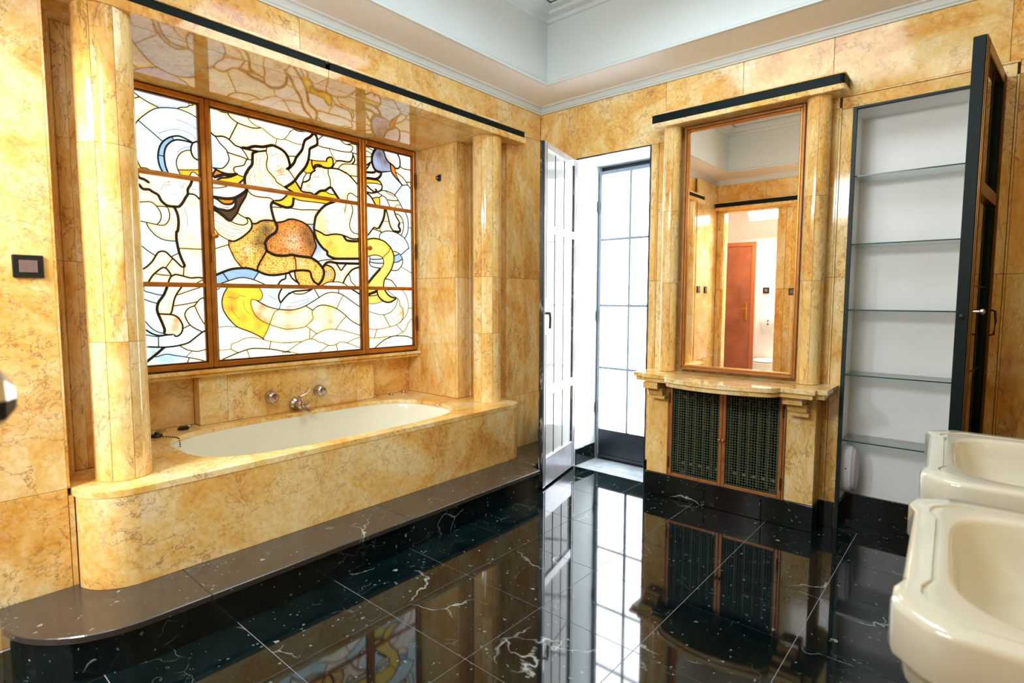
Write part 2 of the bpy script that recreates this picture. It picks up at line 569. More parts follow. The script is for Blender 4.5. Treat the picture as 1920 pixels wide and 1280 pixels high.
# stained glass drawing: lead lines (width class | y,z in mm on the window plane), colour seeds, painted blobs, brush strokes
LEADS = """
2|-2545,2370 -2516,2352 -2480,2336 -2434,2322
2|-2666,2384 -2595,2375 -2545,2370
2|-2543,2340 -2522,2352
2|-2679,2286 -2607,2313 -2543,2340
2|-2546,2204 -2537,2221 -2523,2240 -2491,2275 -2462,2301 -2434,2318 -2396,2329 -2363,2335 -2336,2338 -2296,2332 -2264,2323 -2230,2307 -2217,2301
2|-2336,2340 -2323,2349 -2293,2357 -2275,2371 -2258,2378 -2244,2394 -2226,2404
1|-2348,2399 -2342,2393 -2325,2389 -2300,2392 -2283,2382 -2277,2369
2|-2529,2229 -2462,2178 -2419,2145
3|-2267,2169 -2304,2184 -2338,2191 -2373,2180 -2398,2164 -2419,2142 -2434,2115 -2443,2079 -2445,2045 -2438,2007 -2426,1982 -2422,1971
3|-2267,2167 -2304,2171 -2339,2170 -2362,2163 -2386,2144 -2405,2116 -2414,2080 -2414,2046 -2409,2010 -2399,1981 -2395,1973
2|-2372,2179 -2364,2163
2|-2443,2069 -2415,2065
3|-2267,2168 -2245,2181 -2223,2187
3|-2267,2167 -2276,2147 -2278,2121 -2270,2095 -2253,2081 -2227,2075
2|-2278,2124 -2299,2121 -2328,2104 -2348,2075 -2356,2044 -2352,2015 -2342,1989 -2331,1976 -2326,1967
2|-2348,2006 -2299,2013 -2229,2027
2|-2546,2204 -2554,2149 -2553,2091 -2546,2040 -2541,2013 -2531,1991 -2530,1984
2|-2529,1986 -2506,1988 -2491,1983 -2483,1980
2|-2296,1972 -2273,2008 -2240,1986
2|-2663,2046 -2613,2041 -2546,2040
2|-2672,1912 -2609,1918 -2547,1900
2|-2668,1763 -2604,1786 -2547,1803
2|-2670,1714 -2608,1701 -2547,1706
2|-2676,1587 -2613,1589 -2548,1579
2|-2672,1452 -2608,1439 -2547,1448
2|-2662,1310 -2606,1299 -2544,1290
2|-2667,1201 -2602,1188 -2544,1176
2|-2672,1071 -2608,1045 -2543,1032
4|-2545,1945 -2537,1932 -2513,1926 -2491,1911
4|-2550,1900 -2539,1894 -2524,1876 -2495,1877 -2480,1868 -2453,1854 -2440,1827 -2422,1809 -2404,1801 -2378,1801 -2351,1805 -2331,1831 -2317,1857 -2304,1880 -2303,1906 -2287,1935 -2278,1963
3|-2304,1880 -2279,1883 -2259,1875 -2237,1851 -2228,1839
2|-2547,1803 -2500,1812 -2478,1807 -2458,1786 -2445,1760 -2443,1734 -2452,1710 -2462,1699
2|-2465,1793 -2416,1795 -2405,1780 -2401,1757 -2404,1730 -2417,1706 -2436,1693 -2475,1695 -2514,1701 -2547,1706
4|-2378,1801 -2367,1779 -2359,1748 -2358,1709 -2364,1669 -2370,1663 -2372,1624 -2367,1584 -2361,1550 -2350,1514 -2337,1482 -2340,1469
2|-2515,1701 -2506,1674 -2478,1638 -2478,1638 -2449,1620 -2416,1612 -2373,1612
2|-2548,1579 -2516,1551 -2480,1526
3|-2547,1448 -2524,1463 -2495,1495 -2478,1525 -2463,1546 -2442,1552 -2424,1546 -2401,1521 -2378,1499 -2354,1473 -2340,1469
2|-2393,1530 -2366,1545
2|-2340,1469 -2345,1420
2|-2399,1511 -2432,1462
3|-2523,1373 -2499,1415 -2474,1442 -2450,1461 -2439,1463 -2425,1454 -2405,1421
2|-2487,1430 -2452,1422 -2405,1421
3|-2426,1370 -2413,1407 -2398,1421 -2381,1427 -2347,1420 -2307,1410 -2264,1414 -2231,1407
2|-2236,1406 -2283,1378
2|-2365,1573 -2232,1576
2|-2541,1359 -2540,1335 -2509,1324 -2479,1315 -2449,1311
2|-2544,1290 -2515,1277 -2477,1265
4|-2428,1361 -2444,1320 -2458,1297 -2475,1272 -2483,1242 -2481,1215 -2470,1183 -2456,1141 -2451,1120 -2453,1107
3|-2353,1363 -2382,1320 -2396,1288 -2404,1255 -2411,1223 -2420,1205
2|-2387,1313 -2365,1318 -2322,1335 -2259,1357
2|-2404,1252 -2346,1260 -2278,1275
2|-2225,1302 -2257,1293 -2276,1276 -2292,1254 -2325,1238 -2344,1212 -2343,1186 -2325,1148 -2297,1123 -2269,1107 -2258,1098
2|-2292,1252 -2274,1202 -2255,1163 -2232,1123
3|-2481,1210 -2449,1207 -2420,1205 -2395,1197 -2375,1178 -2361,1147 -2360,1128 -2363,1110 -2376,1090 -2396,1081 -2406,1093
2|-2360,1123 -2320,1143
2|-2545,1174 -2517,1135 -2490,1113 -2458,1100 -2437,1095
3|-2545,1128 -2518,1105 -2482,1090 -2448,1091 -2406,1093
2|-2545,1098 -2499,1086 -2466,1086 -2437,1092
2|-2483,1088 -2485,1026
3|-2543,1032 -2485,1026 -2440,1024 -2383,1029 -2333,1042 -2299,1067 -2258,1098 -2228,1112
2|-2379,1028 -2348,1005 -2313,993 -2280,989 -2227,1002
4|-2457,1024 -2493,992 -2540,954 -2554,942
2|-2501,972 -2462,983 -2438,983 -2400,973 -2347,960 -2297,946 -2257,932 -2226,920
1|-2315,993 -2352,960
2|-2332,956 -2345,924
2|-2145,2395 -2138,2389 -2106,2379 -2066,2382 -2025,2392 -2015,2397
2|-2071,2380 -2052,2357 -2014,2338 -1970,2331 -1922,2328 -1878,2339
1|-1960,2400 -1947,2374 -1921,2352 -1883,2342 -1859,2337 -1829,2317 -1784,2297 -1749,2297 -1726,2305 -1701,2334 -1682,2365 -1689,2356 -1661,2381 -1660,2401
1|-1729,2304 -1690,2300 -1675,2295 -1633,2292 -1599,2296
2|-2014,2338 -2067,2229
3|-2184,2258 -2172,2251 -2146,2232 -2101,2240 -2067,2229 -2032,2202 -1996,2199
2|-2144,2232 -2120,2197 -2086,2168 -2081,2155 -2071,2123 -2078,2095 -2097,2068 -2118,2053 -2151,2050 -2181,2049
4|-1996,2199 -1961,2201 -1920,2220 -1865,2228 -1808,2249 -1780,2246 -1751,2238 -1724,2222 -1706,2200 -1698,2170 -1693,2142 -1709,2116
1|-1775,2296 -1786,2247
2|-1661,2380 -1628,2375 -1581,2382 -1527,2391
4|-1521,2387 -1547,2356 -1583,2328 -1596,2294 -1609,2257 -1648,2205 -1664,2168 -1695,2132 -1713,2123 -1719,2125
3|-1734,2233 -1708,2193 -1697,2165 -1695,2132
2|-1708,2202 -1644,2212
4|-1527,2397 -1521,2387 -1502,2371 -1496,2343 -1500,2314 -1549,2281 -1555,2251 -1564,2203 -1581,2163 -1604,2131 -1636,2093 -1662,2056 -1697,2025 -1729,2003
2|-1496,2346 -1470,2369 -1443,2393 -1423,2403
2|-1500,2314 -1455,2308 -1405,2310 -1337,2308 -1267,2313 -1238,2322 -1223,2349 -1237,2365 -1283,2364 -1314,2379 -1359,2399
2|-1266,2365 -1230,2377 -1186,2376
2|-1245,2319 -1188,2313
1|-1410,2310 -1386,2266 -1356,2234
3|-1356,2236 -1321,2244 -1268,2246 -1240,2257 -1224,2291 -1224,2315
2|-1561,2208 -1506,2210 -1427,2221
3|-1538,2211 -1539,2182 -1527,2152
3|-1431,2219 -1427,2238 -1403,2254 -1386,2248 -1380,2220 -1388,2194 -1408,2179 -1452,2177 -1481,2187 -1514,2181 -1527,2161
3|-1521,2154 -1507,2171 -1473,2177 -1443,2173 -1398,2180 -1345,2184 -1299,2173 -1255,2156 -1196,2108
2|-1345,2184 -1316,2217 -1279,2230 -1194,2241
2|-1387,2180 -1373,2210 -1354,2235
3|-1231,2236 -1208,2268 -1218,2298
2|-1259,2155 -1195,2158
2|-1419,2177 -1420,2138 -1407,2103 -1405,2051
4|-1526,1982 -1519,1986 -1484,2015 -1447,2024 -1405,2051 -1381,2030 -1357,1999 -1329,1969
2|-1450,2020 -1402,2005 -1360,2011
2|-1719,2125 -1695,2106 -1659,2060
3|-1514,2146 -1538,2130 -1552,2107 -1559,2079 -1589,2059 -1608,2053 -1619,2016 -1623,1998 -1591,1991 -1552,1993 -1526,1982
2|-1603,2131 -1578,2117 -1535,2130 -1517,2157
2|-1578,2117 -1601,2081 -1608,2053
3|-1662,2059 -1638,2025 -1620,2001
3|-1735,2005 -1705,1992 -1668,1977 -1656,1964
2|-1274,1973 -1273,2011 -1258,2032 -1228,2030 -1199,2015
4|-1903,2193 -1929,2177 -1933,2135 -1937,2107 -1957,2079 -1975,2048 -1984,2020 -1983,1971
3|-2003,2195 -1967,2194 -1912,2194 -1884,2197 -1843,2210
2|-1839,2233 -1846,2204 -1838,2172 -1846,2132 -1841,2093 -1816,2067 -1793,2045 -1784,2027 -1743,2007 -1694,1983
2|-1997,2193 -1974,2165 -1958,2136
2|-2078,2153 -2039,2147 -1996,2142 -1964,2135 -1931,2135
2|-1964,2135 -1975,2119 -1984,2098 -2009,2086 -2039,2075 -2047,2058 -2037,2041 -2016,2031 -1981,2023
3|-2161,2049 -2119,2032 -2075,2029 -2024,2038
4|-2158,1997 -2106,2019 -2065,2020 -2032,2036
3|-2149,1977 -2123,1997 -2086,2006 -2054,2019
3|-2184,1972 -2171,2000 -2157,2028 -2149,2040
3|-2024,1976 -1981,2020
2|-2185,1938 -2145,1936 -2088,1955
4|-2183,1883 -2135,1882 -2096,1882 -2056,1890 -2029,1904 -1993,1931 -1965,1960
3|-1968,1954 -1980,1914 -2000,1878 -2020,1843 -2035,1806 -2055,1779 -2074,1753
2|-1968,1948 -1946,1929 -1918,1920 -1876,1920 -1832,1922 -1806,1909
3|-2183,1883 -2148,1872 -2118,1852 -2087,1850 -2060,1860 -2046,1891
4|-2185,1839 -2150,1819 -2119,1815 -2085,1814 -2059,1828 -2044,1851 -2043,1894
4|-2185,1820 -2151,1803 -2120,1783 -2093,1762 -2074,1753
2|-2074,1753 -2048,1742 -2008,1737 -1983,1746 -1974,1761 -1982,1779 -2006,1790 -2035,1806
3|-1984,1782 -1965,1781 -1952,1763 -1950,1733 -1962,1709 -1996,1676 -2030,1651 -2063,1635 -2092,1641
2|-2181,1723 -2155,1681 -2130,1659 -2092,1641
3|-1949,1752 -1921,1755 -1895,1772 -1854,1782 -1807,1782
4|-1806,1909 -1825,1881 -1823,1851 -1815,1817 -1807,1787 -1793,1760 -1790,1740 -1803,1710 -1840,1684 -1864,1656 -1874,1630 -1869,1632 -1863,1596 -1839,1580 -1807,1568 -1758,1567 -1724,1571 -1697,1577 -1651,1571 -1604,1568 -1563,1565 -1524,1546 -1495,1521 -1473,1491 -1471,1455 -1485,1419 -1509,1391 -1516,1382
3|-1806,1909 -1758,1919 -1720,1953
4|-1812,1897 -1771,1885 -1729,1876 -1704,1879 -1703,1878 -1681,1897 -1674,1941
2|-1822,1868 -1759,1872 -1729,1876
3|-1798,1773 -1750,1784 -1712,1803 -1705,1804 -1678,1807 -1635,1800 -1598,1787 -1564,1761 -1542,1722 -1534,1684 -1522,1647 -1542,1601 -1563,1565
2|-2092,1641 -2090,1609 -2094,1615 -2078,1572 -2058,1531 -2030,1493 -2011,1478
2|-1680,1946 -1640,1934 -1578,1934 -1514,1936 -1448,1936
2|-1703,1876 -1627,1874 -1560,1882 -1489,1888
4|-1373,1960 -1431,1935 -1465,1910 -1496,1877 -1520,1842 -1530,1802 -1535,1761 -1529,1717 -1508,1675 -1473,1635 -1440,1614 -1440,1593 -1390,1571 -1320,1572 -1197,1579
2|-1595,1784 -1531,1789
3|-1532,1755 -1486,1739 -1447,1724 -1403,1734 -1351,1739 -1298,1731 -1245,1717 -1193,1721
4|-1312,1733 -1288,1704 -1245,1700 -1194,1704
1|-1286,1953 -1294,1919 -1298,1891
2|-1243,1959 -1233,1920 -1241,1882 -1253,1850 -1261,1812 -1251,1778 -1226,1759 -1193,1756
2|-2179,1581 -2091,1614
4|-2183,1425 -2121,1454 -2072,1471 -2011,1478 -1973,1477 -1925,1464 -1883,1447 -1838,1441 -1789,1445 -1727,1458 -1727,1456 -1706,1468 -1653,1478 -1610,1480 -1572,1473 -1563,1441 -1547,1411 -1515,1388
3|-1863,1594 -1880,1562 -1904,1524 -1921,1490 -1925,1464
2|-2133,1449 -2115,1422 -2099,1398
2|-2147,1381 -2094,1401 -2050,1416 -2008,1421 -1967,1414 -1929,1402 -1872,1378
2|-1914,1462 -1950,1409
3|-1742,1455 -1745,1423 -1774,1409 -1797,1379
2|-1680,1575 -1671,1527 -1671,1475
2|-1524,1540 -1458,1557 -1379,1563
4|-1479,1503 -1452,1535 -1418,1545 -1383,1541 -1338,1540 -1197,1544
3|-1459,1525 -1412,1512 -1388,1483 -1386,1446 -1404,1406
3|-1380,1544 -1356,1515 -1336,1491 -1314,1517 -1288,1541
3|-1198,1517 -1242,1501 -1279,1468 -1305,1436 -1324,1398
2|-1489,1380 -1442,1405 -1394,1409 -1338,1407 -1289,1385
2|-1279,1468 -1265,1447 -1259,1418 -1223,1385
3|-1681,1472 -1676,1431 -1662,1403 -1647,1377
3|-1718,1459 -1701,1428 -1677,1408 -1659,1398
2|-2185,1337 -2152,1354
2|-2109,1357 -2132,1317 -2142,1275 -2138,1233 -2120,1193 -2092,1155 -2057,1121 -1995,1094 -1945,1069 -1903,1043 -1898,1038
1|-1917,1360 -1899,1327 -1900,1301 -1919,1280 -1963,1288 -1973,1267 -1965,1231 -1948,1192 -1915,1160 -1863,1132 -1809,1112 -1754,1096 -1726,1095 -1697,1097 -1637,1101 -1606,1115 -1574,1142 -1558,1162 -1563,1186 -1564,1206 -1558,1217
2|-1937,1283 -1873,1246 -1806,1227 -1722,1219 -1664,1227 -1608,1247 -1539,1284 -1473,1322 -1424,1336 -1364,1332 -1323,1317 -1254,1274 -1194,1237
3|-1768,1363 -1789,1325 -1793,1298 -1783,1264
3|-1783,1264 -1754,1298 -1719,1331 -1726,1323 -1690,1340 -1636,1346 -1581,1351 -1555,1359
1|-1780,1266 -1795,1224 -1823,1208 -1855,1140 -1875,1091 -1903,1043
1|-2182,1119 -2129,1128 -2059,1120
2|-1696,1337 -1682,1325 -1631,1324 -1593,1338 -1555,1358
2|-1546,1362 -1509,1300
2|-1358,1365 -1360,1329
1|-1323,1320 -1355,1269 -1380,1221
2|-1611,1247 -1559,1215
2|-1559,1215 -1527,1240 -1492,1249 -1443,1245 -1380,1224 -1326,1190 -1275,1146 -1240,1123 -1197,1103
1|-1302,1171 -1348,1127 -1390,1075
3|-1256,1363 -1192,1327
1|-1612,1112 -1579,1088 -1575,1086 -1532,1053
1|-1577,1019 -1558,1041 -1529,1058 -1480,1076 -1430,1083 -1380,1078 -1312,1063 -1259,1048 -1199,1030
1|-1583,1089 -1588,1020
1|-1768,1007 -1700,1007 -1646,1009
1|-1779,941 -1746,950 -1701,978 -1649,1006 -1608,1019 -1577,1022 -1546,1015 -1521,998 -1489,991 -1463,977 -1433,969 -1400,970 -1376,981 -1352,989 -1300,979 -1197,939
1|-1303,980 -1250,1001 -1199,1013
1|-1446,972 -1513,933
1|-1386,975 -1379,933
1|-1752,953 -1672,930
1|-2182,987 -2135,987 -2103,991 -2097,1013 -2085,1025 -2062,1029 -2022,1047 -1971,1054 -1919,1041 -1867,1025 -1799,1011 -1720,1005
1|-2105,991 -2057,963
2|-2156,929 -2100,950 -2050,967 -1999,981 -1960,984 -1895,978 -1841,970 -1773,953 -1725,943
1|-1853,1024 -1866,972
1|-2007,982 -1990,929
2|-1149,2390 -1091,2376 -1041,2361
2|-1150,2352 -1096,2350 -1057,2331
2|-1151,2311 -1102,2312 -1057,2325
4|-1015,2399 -1046,2360 -1062,2324 -1063,2282 -1048,2243 -1018,2223 -982,2225
3|-1020,2392 -974,2391 -953,2365 -943,2338 -917,2309 -880,2294 -848,2274 -815,2288 -809,2328 -819,2365 -846,2390 -889,2399
3|-987,2224 -892,2245
3|-902,2303 -892,2245 -860,2211 -806,2172 -789,2157
2|-859,2276 -849,2235 -828,2199 -789,2157
2|-851,2247 -794,2222 -755,2189 -733,2161
2|-815,2297 -776,2284 -714,2286
2|-755,2187 -710,2192
2|-795,2156 -739,2167 -716,2146
2|-789,2162 -829,2116 -868,2072
3|-1153,2229 -1103,2258 -1060,2291
3|-1129,2204 -1098,2243 -1078,2275
4|-1154,2200 -1079,2205 -1039,2216 -1038,2236
4|-982,2225 -993,2194 -1029,2167 -1080,2163 -1154,2157
3|-1060,2162 -1004,2158 -979,2129 -984,2098 -1016,2077 -1072,2060 -1142,2065
2|-1155,2118 -1071,2131 -1020,2135 -979,2129
3|-1131,2122 -1087,2091 -1047,2072 -1026,2088 -1046,2093
3|-1142,2065 -1088,2041 -1058,2008 -1038,1977
2|-1063,2024 -1006,2036 -1002,1977
2|-995,2088 -953,2094 -905,2088 -862,2073 -830,2038 -787,1977
2|-1026,2075 -980,2056 -949,2044 -928,2016 -907,1976
2|-933,2031 -885,2031 -830,2038
1|-953,2094 -916,2074 -863,2066
2|-1006,2036 -980,2056
1|-864,1977 -847,2001 -803,2004
4|-956,1964 -962,1912 -979,1868 -1010,1816
3|-1147,1732 -1107,1757 -1078,1791 -1054,1814 -1034,1809 -1010,1814
2|-1063,1802 -1016,1794 -984,1783
1|-1010,1814 -990,1784
3|-947,1962 -927,1903 -918,1867 -904,1831 -879,1804
1|-979,1871 -918,1870
3|-874,1966 -856,1919 -828,1884 -822,1862
4|-822,1867 -832,1846 -816,1820 -829,1803 -876,1802
2|-865,1936 -824,1930 -799,1907 -787,1881 -784,1843 -791,1809 -807,1778
1|-825,1873 -783,1876
2|-769,1964 -744,1916 -738,1870 -742,1819 -756,1782 -779,1755
1|-742,1842 -716,1845
2|-1008,1731 -1008,1760 -987,1784 -950,1797 -913,1801 -867,1797 -820,1782 -779,1760 -750,1726 -731,1681
3|-1148,1713 -1093,1729 -1050,1735 -1005,1731 -961,1718 -928,1695 -906,1674 -890,1650 -879,1612 -884,1567 -907,1512 -940,1470 -970,1433 -978,1389 -978,1374
2|-1145,1588 -1097,1605 -1052,1614 -1010,1610 -981,1595 -975,1571 -979,1542 -1001,1520
4|-1001,1520 -1040,1484 -1083,1442 -1142,1377
2|-1097,1605 -1096,1577 -1101,1556 -1088,1534 -1060,1524 -1001,1520
2|-1097,1584 -1035,1584 -978,1593
2|-1101,1562 -1046,1555 -971,1557
1|-913,1681 -926,1648 -985,1599
2|-890,1653 -849,1647 -815,1628 -797,1593 -801,1559 -824,1528 -859,1508 -910,1509
2|-883,1616 -834,1633
2|-884,1567 -839,1575 -797,1600
2|-815,1628 -733,1688
1|-813,1539 -721,1497
2|-963,1442 -919,1437 -886,1414 -853,1376
4|-1151,1314 -1094,1331 -1046,1347 -1036,1367
3|-1041,1363 -1028,1315 -994,1283 -955,1267 -910,1270 -863,1295
3|-973,1368 -944,1328 -909,1307 -863,1297
2|-1151,1316 -1076,1315 -1032,1325
1|-1152,1263 -1082,1255 -1033,1261 -979,1277
1|-948,1364 -899,1324 -848,1295 -833,1270 -828,1241 -802,1216 -798,1182 -804,1140 -830,1107
1|-848,1295 -869,1237 -911,1196 -961,1177 -1006,1174 -1069,1187 -1153,1212
1|-986,1177 -923,1077
1|-1155,1086 -1100,1070 -1052,1066 -978,1071 -903,1085 -851,1099 -798,1136 -761,1177 -746,1228 -754,1283 -779,1333 -816,1370
1|-867,1096 -800,1034
1|-1044,1069 -1070,1002
1|-1157,1015 -1077,1004 -980,1005 -879,1009 -811,1031 -773,1059 -751,1105 -718,1133
1|-749,1219 -706,1221
2|-1064,929 -990,977 -904,1006 -827,1006 -763,999 -709,979
"""
SEEDS = """b,-2388,2256 b,-2497,2102 b,-2329,2149 b,-2327,2184 b,-2253,2139 b,-2491,1588 b,-2489,1329 b,-2510,1304 b,-2517,1220 b,-2376,1054 b,-2399,997 b,-2519,1074 b,-2443,955 b,-2153,2167 b,-2129,2112 b,-1439,1493 b,-1857,1314 b,-2166,1239 b,-1662,1284 b,-1236,1314 b,-914,2181 b,-796,2091 b,-883,1759 b,-771,1857 b,-770,1603 b,-1116,1513 b,-1095,1291 b,-1049,1219 b,-853,978 b,-1858,1417 B,-2409,2132 B,-2428,2031 B,-2453,1401 B,-2024,1438 B,-2151,1409 B,-853,1599 l,-2386,1719 l,-2431,1645 l,-1497,1580 l,-1046,1571 l,-2283,2380 f,-2387,1863 f,-2280,1784 f,-2448,1513 f,-2304,1494 f,-2379,1464 f,-2382,1400 f,-2450,1276 f,-2424,1161 f,-1601,2242 f,-1503,2070 f,-1329,2097 f,-1678,2164 f,-1798,2146 f,-1772,2037 f,-1906,1854 f,-1382,1866 f,-1061,1900 f,-881,1896 f,-876,1146 h,-1902,2072 h,-1888,2046 h,-2102,1710 h,-2047,1769 h,-1290,2206 h,-1344,2218 g,-2311,1994 g,-2259,2003 g,-2542,1986 g,-2041,2005 g,-1459,2204 g,-1437,1991 g,-1540,1950 g,-1566,2178 g,-1662,1943 g,-1033,2011 g,-1004,2150 g,-1513,1948 G,-2064,1263 G,-1988,1306 y,-2504,2314 y,-2259,2355 y,-2309,2065 y,-2099,2318 y,-1954,2166 y,-2078,2087 y,-2093,2034 y,-1776,1827 y,-2144,1639 y,-1612,1840 y,-2130,1539 y,-1685,2184 y,-1214,2287 y,-1102,2291 y,-1058,2241 y,-1091,2372 y,-863,2016 y,-1477,1166 y,-1443,1225 y,-805,2242 y,-951,1893 y,-943,1840 y,-818,1898 y,-1247,2390 y,-1684,1042 y,-763,1024 q,-1901,1210 q,-1725,1158 o,-2089,1864 o,-2163,2014 o,-875,2265 k,-2031,1853 s,-1927,1671 s,-1996,1547 s,-1814,1518 s,-1698,1525 s,-1589,1531 s,-1624,1427 S,-1678,1690 S,-1749,1700 S,-1650,1615 t,-1352,1671 t,-1319,1621 t,-1036,1702 t,-939,1564 t,-1048,1428 t,-1079,1644 t,-974,1311 c,-1357,1496 c,-1286,1512 c,-1945,2275 c,-1995,2368 c,-2503,1847 r,-1016,2311 p,-879,2345"""
BLOBS = """k,-1862,1719,68,0.85 k,-1908,1639,58,0.75 k,-1892,1579,24,0.4 S,-1750,1671,62,0.5 k,-1548,1636,52,0.5 y,-1685,1661,59,0.55 y,-1982,1586,33,0.5 y,-1636,1529,37,0.4 k,-1590,1732,58,0.7 k,-1566,1670,52,0.6 o,-2082,1305,42,0.7 o,-2090,1233,37,0.8 o,-2023,1173,38,0.45 o,-1930,1119,34,0.5 o,-1900,1241,35,0.7 o,-1927,1189,34,0.8 o,-1881,1157,29,0.7 o,-1730,1211,39,0.7 o,-1738,1111,35,0.6 g,-1679,1222,30,0.5 o,-1429,1135,37,0.7 g,-1444,1213,67,0.6 g,-1526,1167,39,0.4 g,-1466,1095,36,0.5 k,-995,2353,47,0.8 k,-944,2304,37,0.7 B,-1043,2277,31,0.8 o,-922,2359,21,0.5 o,-907,2323,27,0.4 o,-864,2323,22,0.5 o,-813,1186,42,0.6 o,-2392,1171,23,0.8 o,-2398,1136,23,0.8 o,-2405,1119,19,0.6 o,-2278,1832,15,0.25 o,-1758,2096,33,0.7 o,-1906,2038,17,0.5 o,-1737,2200,15,0.4 o,-1567,2036,12,0.8 o,-1295,2002,29,0.4 g,-1484,1825,47,0.6 g,-1479,1766,40,0.6 o,-1421,1666,41,0.5 g,-1388,1626,41,0.6 g,-1439,1644,41,0.6 g,-1265,1609,73,0.4 B,-1440,1463,20,0.9 B,-1502,1630,23,0.9 B,-1221,1470,22,0.7 e,-2512,1002,24,0.6 e,-2483,973,18,0.4 B,-2422,958,32,0.8 B,-2464,953,27,0.8 l,-2377,1760,27,0.5 e,-2143,2070,23,0.4 g,-946,1692,37,0.5 g,-903,1536,37,0.4 B,-853,1599,19,0.7 g,-2445,1493,12,0.5 g,-2299,1630,41,0.3 g,-2277,1550,26,0.3 g,-2423,1251,13,0.4 o,-1921,2206,22,0.3"""
STROKES = """
-2422,1927 -2408,1927 -2394,1934 -2403,1934
-2435,1902 -2423,1912 -2399,1915 -2387,1920
-2438,1881 -2433,1895 -2423,1901
-2338,1938 -2337,1909 -2327,1916 -2321,1938
-2382,1871 -2370,1872
-2322,1806 -2320,1779 -2312,1740 -2314,1700
-2281,1910 -2258,1913 -2261,1899
-2278,1921 -2247,1925
-2249,2188 -2267,2212 -2302,2224 -2349,2224 -2394,2209 -2440,2181
-2280,2144 -2306,2136 -2330,2121 -2349,2100
-2346,2277 -2305,2273 -2262,2258 -2241,2247
-1908,2153 -1912,2120 -1901,2083 -1874,2049 -1846,2025
-1879,2164 -1891,2129 -1884,2086 -1860,2051
-1927,2079 -1948,2042 -1952,2009 -1936,1986
-1919,2063 -1923,2024 -1905,1988
-1958,2062 -1968,2022 -1963,1990
-1895,2029 -1862,1995 -1818,1985
-1831,2028 -1785,2007 -1743,1996
-1858,2090 -1831,2056 -1802,2032
-1826,2197 -1806,2189 -1779,2203 -1758,2201 -1737,2191
-1786,2176 -1768,2171 -1780,2155
-1781,2129 -1772,2128 -1763,2132
-1800,2092 -1782,2095 -1758,2108 -1745,2127
-1783,2066 -1756,2077 -1728,2081 -1713,2095
-1773,2094 -1771,2083
-1758,2108 -1752,2086
-1742,2119 -1734,2095
-1522,2103 -1509,2099 -1489,2108 -1502,2110 -1519,2106
-1522,2112 -1522,2097 -1506,2093
-1580,2037 -1557,2040 -1554,2029 -1574,2026 -1580,2037
-1603,2004 -1587,2000 -1558,2007
-1490,2060 -1474,2038 -1460,2028
-1477,2155 -1461,2143 -1441,2131
-1494,2170 -1470,2165 -1451,2132
-1549,1988 -1538,2007 -1542,1983
-1525,2009 -1525,1985
-1691,2029 -1658,1987
-1675,2037 -1636,1984
-1656,2040 -1623,1992
-1309,2209 -1254,2209 -1201,2225
-1309,2187 -1254,2190 -1202,2203
-1291,2175 -1202,2180
-1376,2194 -1344,2225 -1315,2230
-1229,2008 -1222,1986
-2174,1782 -2126,1777 -2088,1744 -2022,1718 -1981,1721
-2175,1750 -2127,1734 -2076,1712 -2009,1705
-2171,1730 -2116,1695 -2064,1684 -2009,1691
-2154,1700 -2104,1669 -2051,1666
-2142,1828 -2111,1827 -2077,1836
-2161,1855 -2124,1833 -2085,1835
-1315,1913 -1301,1924 -1298,1906
-1278,1853 -1259,1867 -1244,1897
-1249,1850 -1231,1821 -1210,1807
-1458,1822 -1418,1814
-1470,1749 -1419,1742
-1452,1769 -1413,1742
-1374,1508 -1357,1472 -1373,1416
-1363,1508 -1343,1466 -1355,1410
-1257,1513 -1304,1473 -1334,1417
-1227,1514 -1279,1487 -1312,1448
-1401,1522 -1374,1495 -1365,1453
-1722,1262 -1647,1276 -1582,1295
-1740,1242 -1663,1247 -1583,1278
-1862,1319 -1831,1296 -1804,1288
-2106,1305 -2063,1293 -2038,1313 -2001,1300
-2089,1238 -2076,1208 -2043,1169
-2017,1275 -2008,1232 -1979,1195
-951,2222 -925,2179 -862,2125
-930,2221 -882,2178 -834,2137
-972,2197 -952,2150 -884,2096
-807,2128 -774,2072 -752,2008
-773,2147 -740,2076
-1000,2369 -986,2296 -966,2241
-1021,2356 -1007,2284
-1129,2184 -1070,2185 -1008,2208
-1130,2134 -1081,2138
-1106,2105 -1051,2109 -1005,2112
-930,1747 -884,1746 -852,1734
-884,1721 -821,1703 -796,1685
-1048,1948 -1038,1939 -1031,1950
-894,1857 -875,1857 -857,1848
-1123,1509 -1082,1503
-1124,1466 -1072,1471
-886,1447 -848,1466 -817,1492
-837,1418 -791,1456
-912,1134 -861,1158 -813,1186
-980,960 -905,964 -827,977
"""
# ---------------------------------------------------------------- floor
floor = struct('floor', M().box(-.02, RX + .1, RY - .12, .32, -.08, -.0016).box(-1.22, RX + .1, RY - 1.6, RY - .12, -.08, -.0016), GROUT)
gx = [0.0] + [.055 + .4375 * k for k in range(0, 8)]
gx = [x for x in gx if x < RX] + [RX]
gy = [0.0] + [-.4375 * j for j in range(1, 9)] + [RY]
for i in range(len(gx) - 1):
    for j in range(len(gy) - 1):
        x0, x1, y0, y1 = gx[i], gx[i + 1], gy[j + 1], gy[j]
        if x1 < .30 or abs(y1 - y0) < .02:
            continue
        obj('floor_tile', M().box(x0 + .0014, x1 - .0014, y0 + .0014, y1 - .0014, -.0016, 0), BLACK, floor)
obj('threshold_slab', M().box(.34, .944, .003, .30, -.0016, .001), plain('worn_grey_threshold', srgb(172, 180, 186), .14, vary=.3, sc=9), floor)
obj('closet_floor_slab', M().box(-1.1, 2.0, -5.0, RY - .002, -.0016, 0), plain('closet_floor_tile', srgb(190, 180, 165), .3), floor)

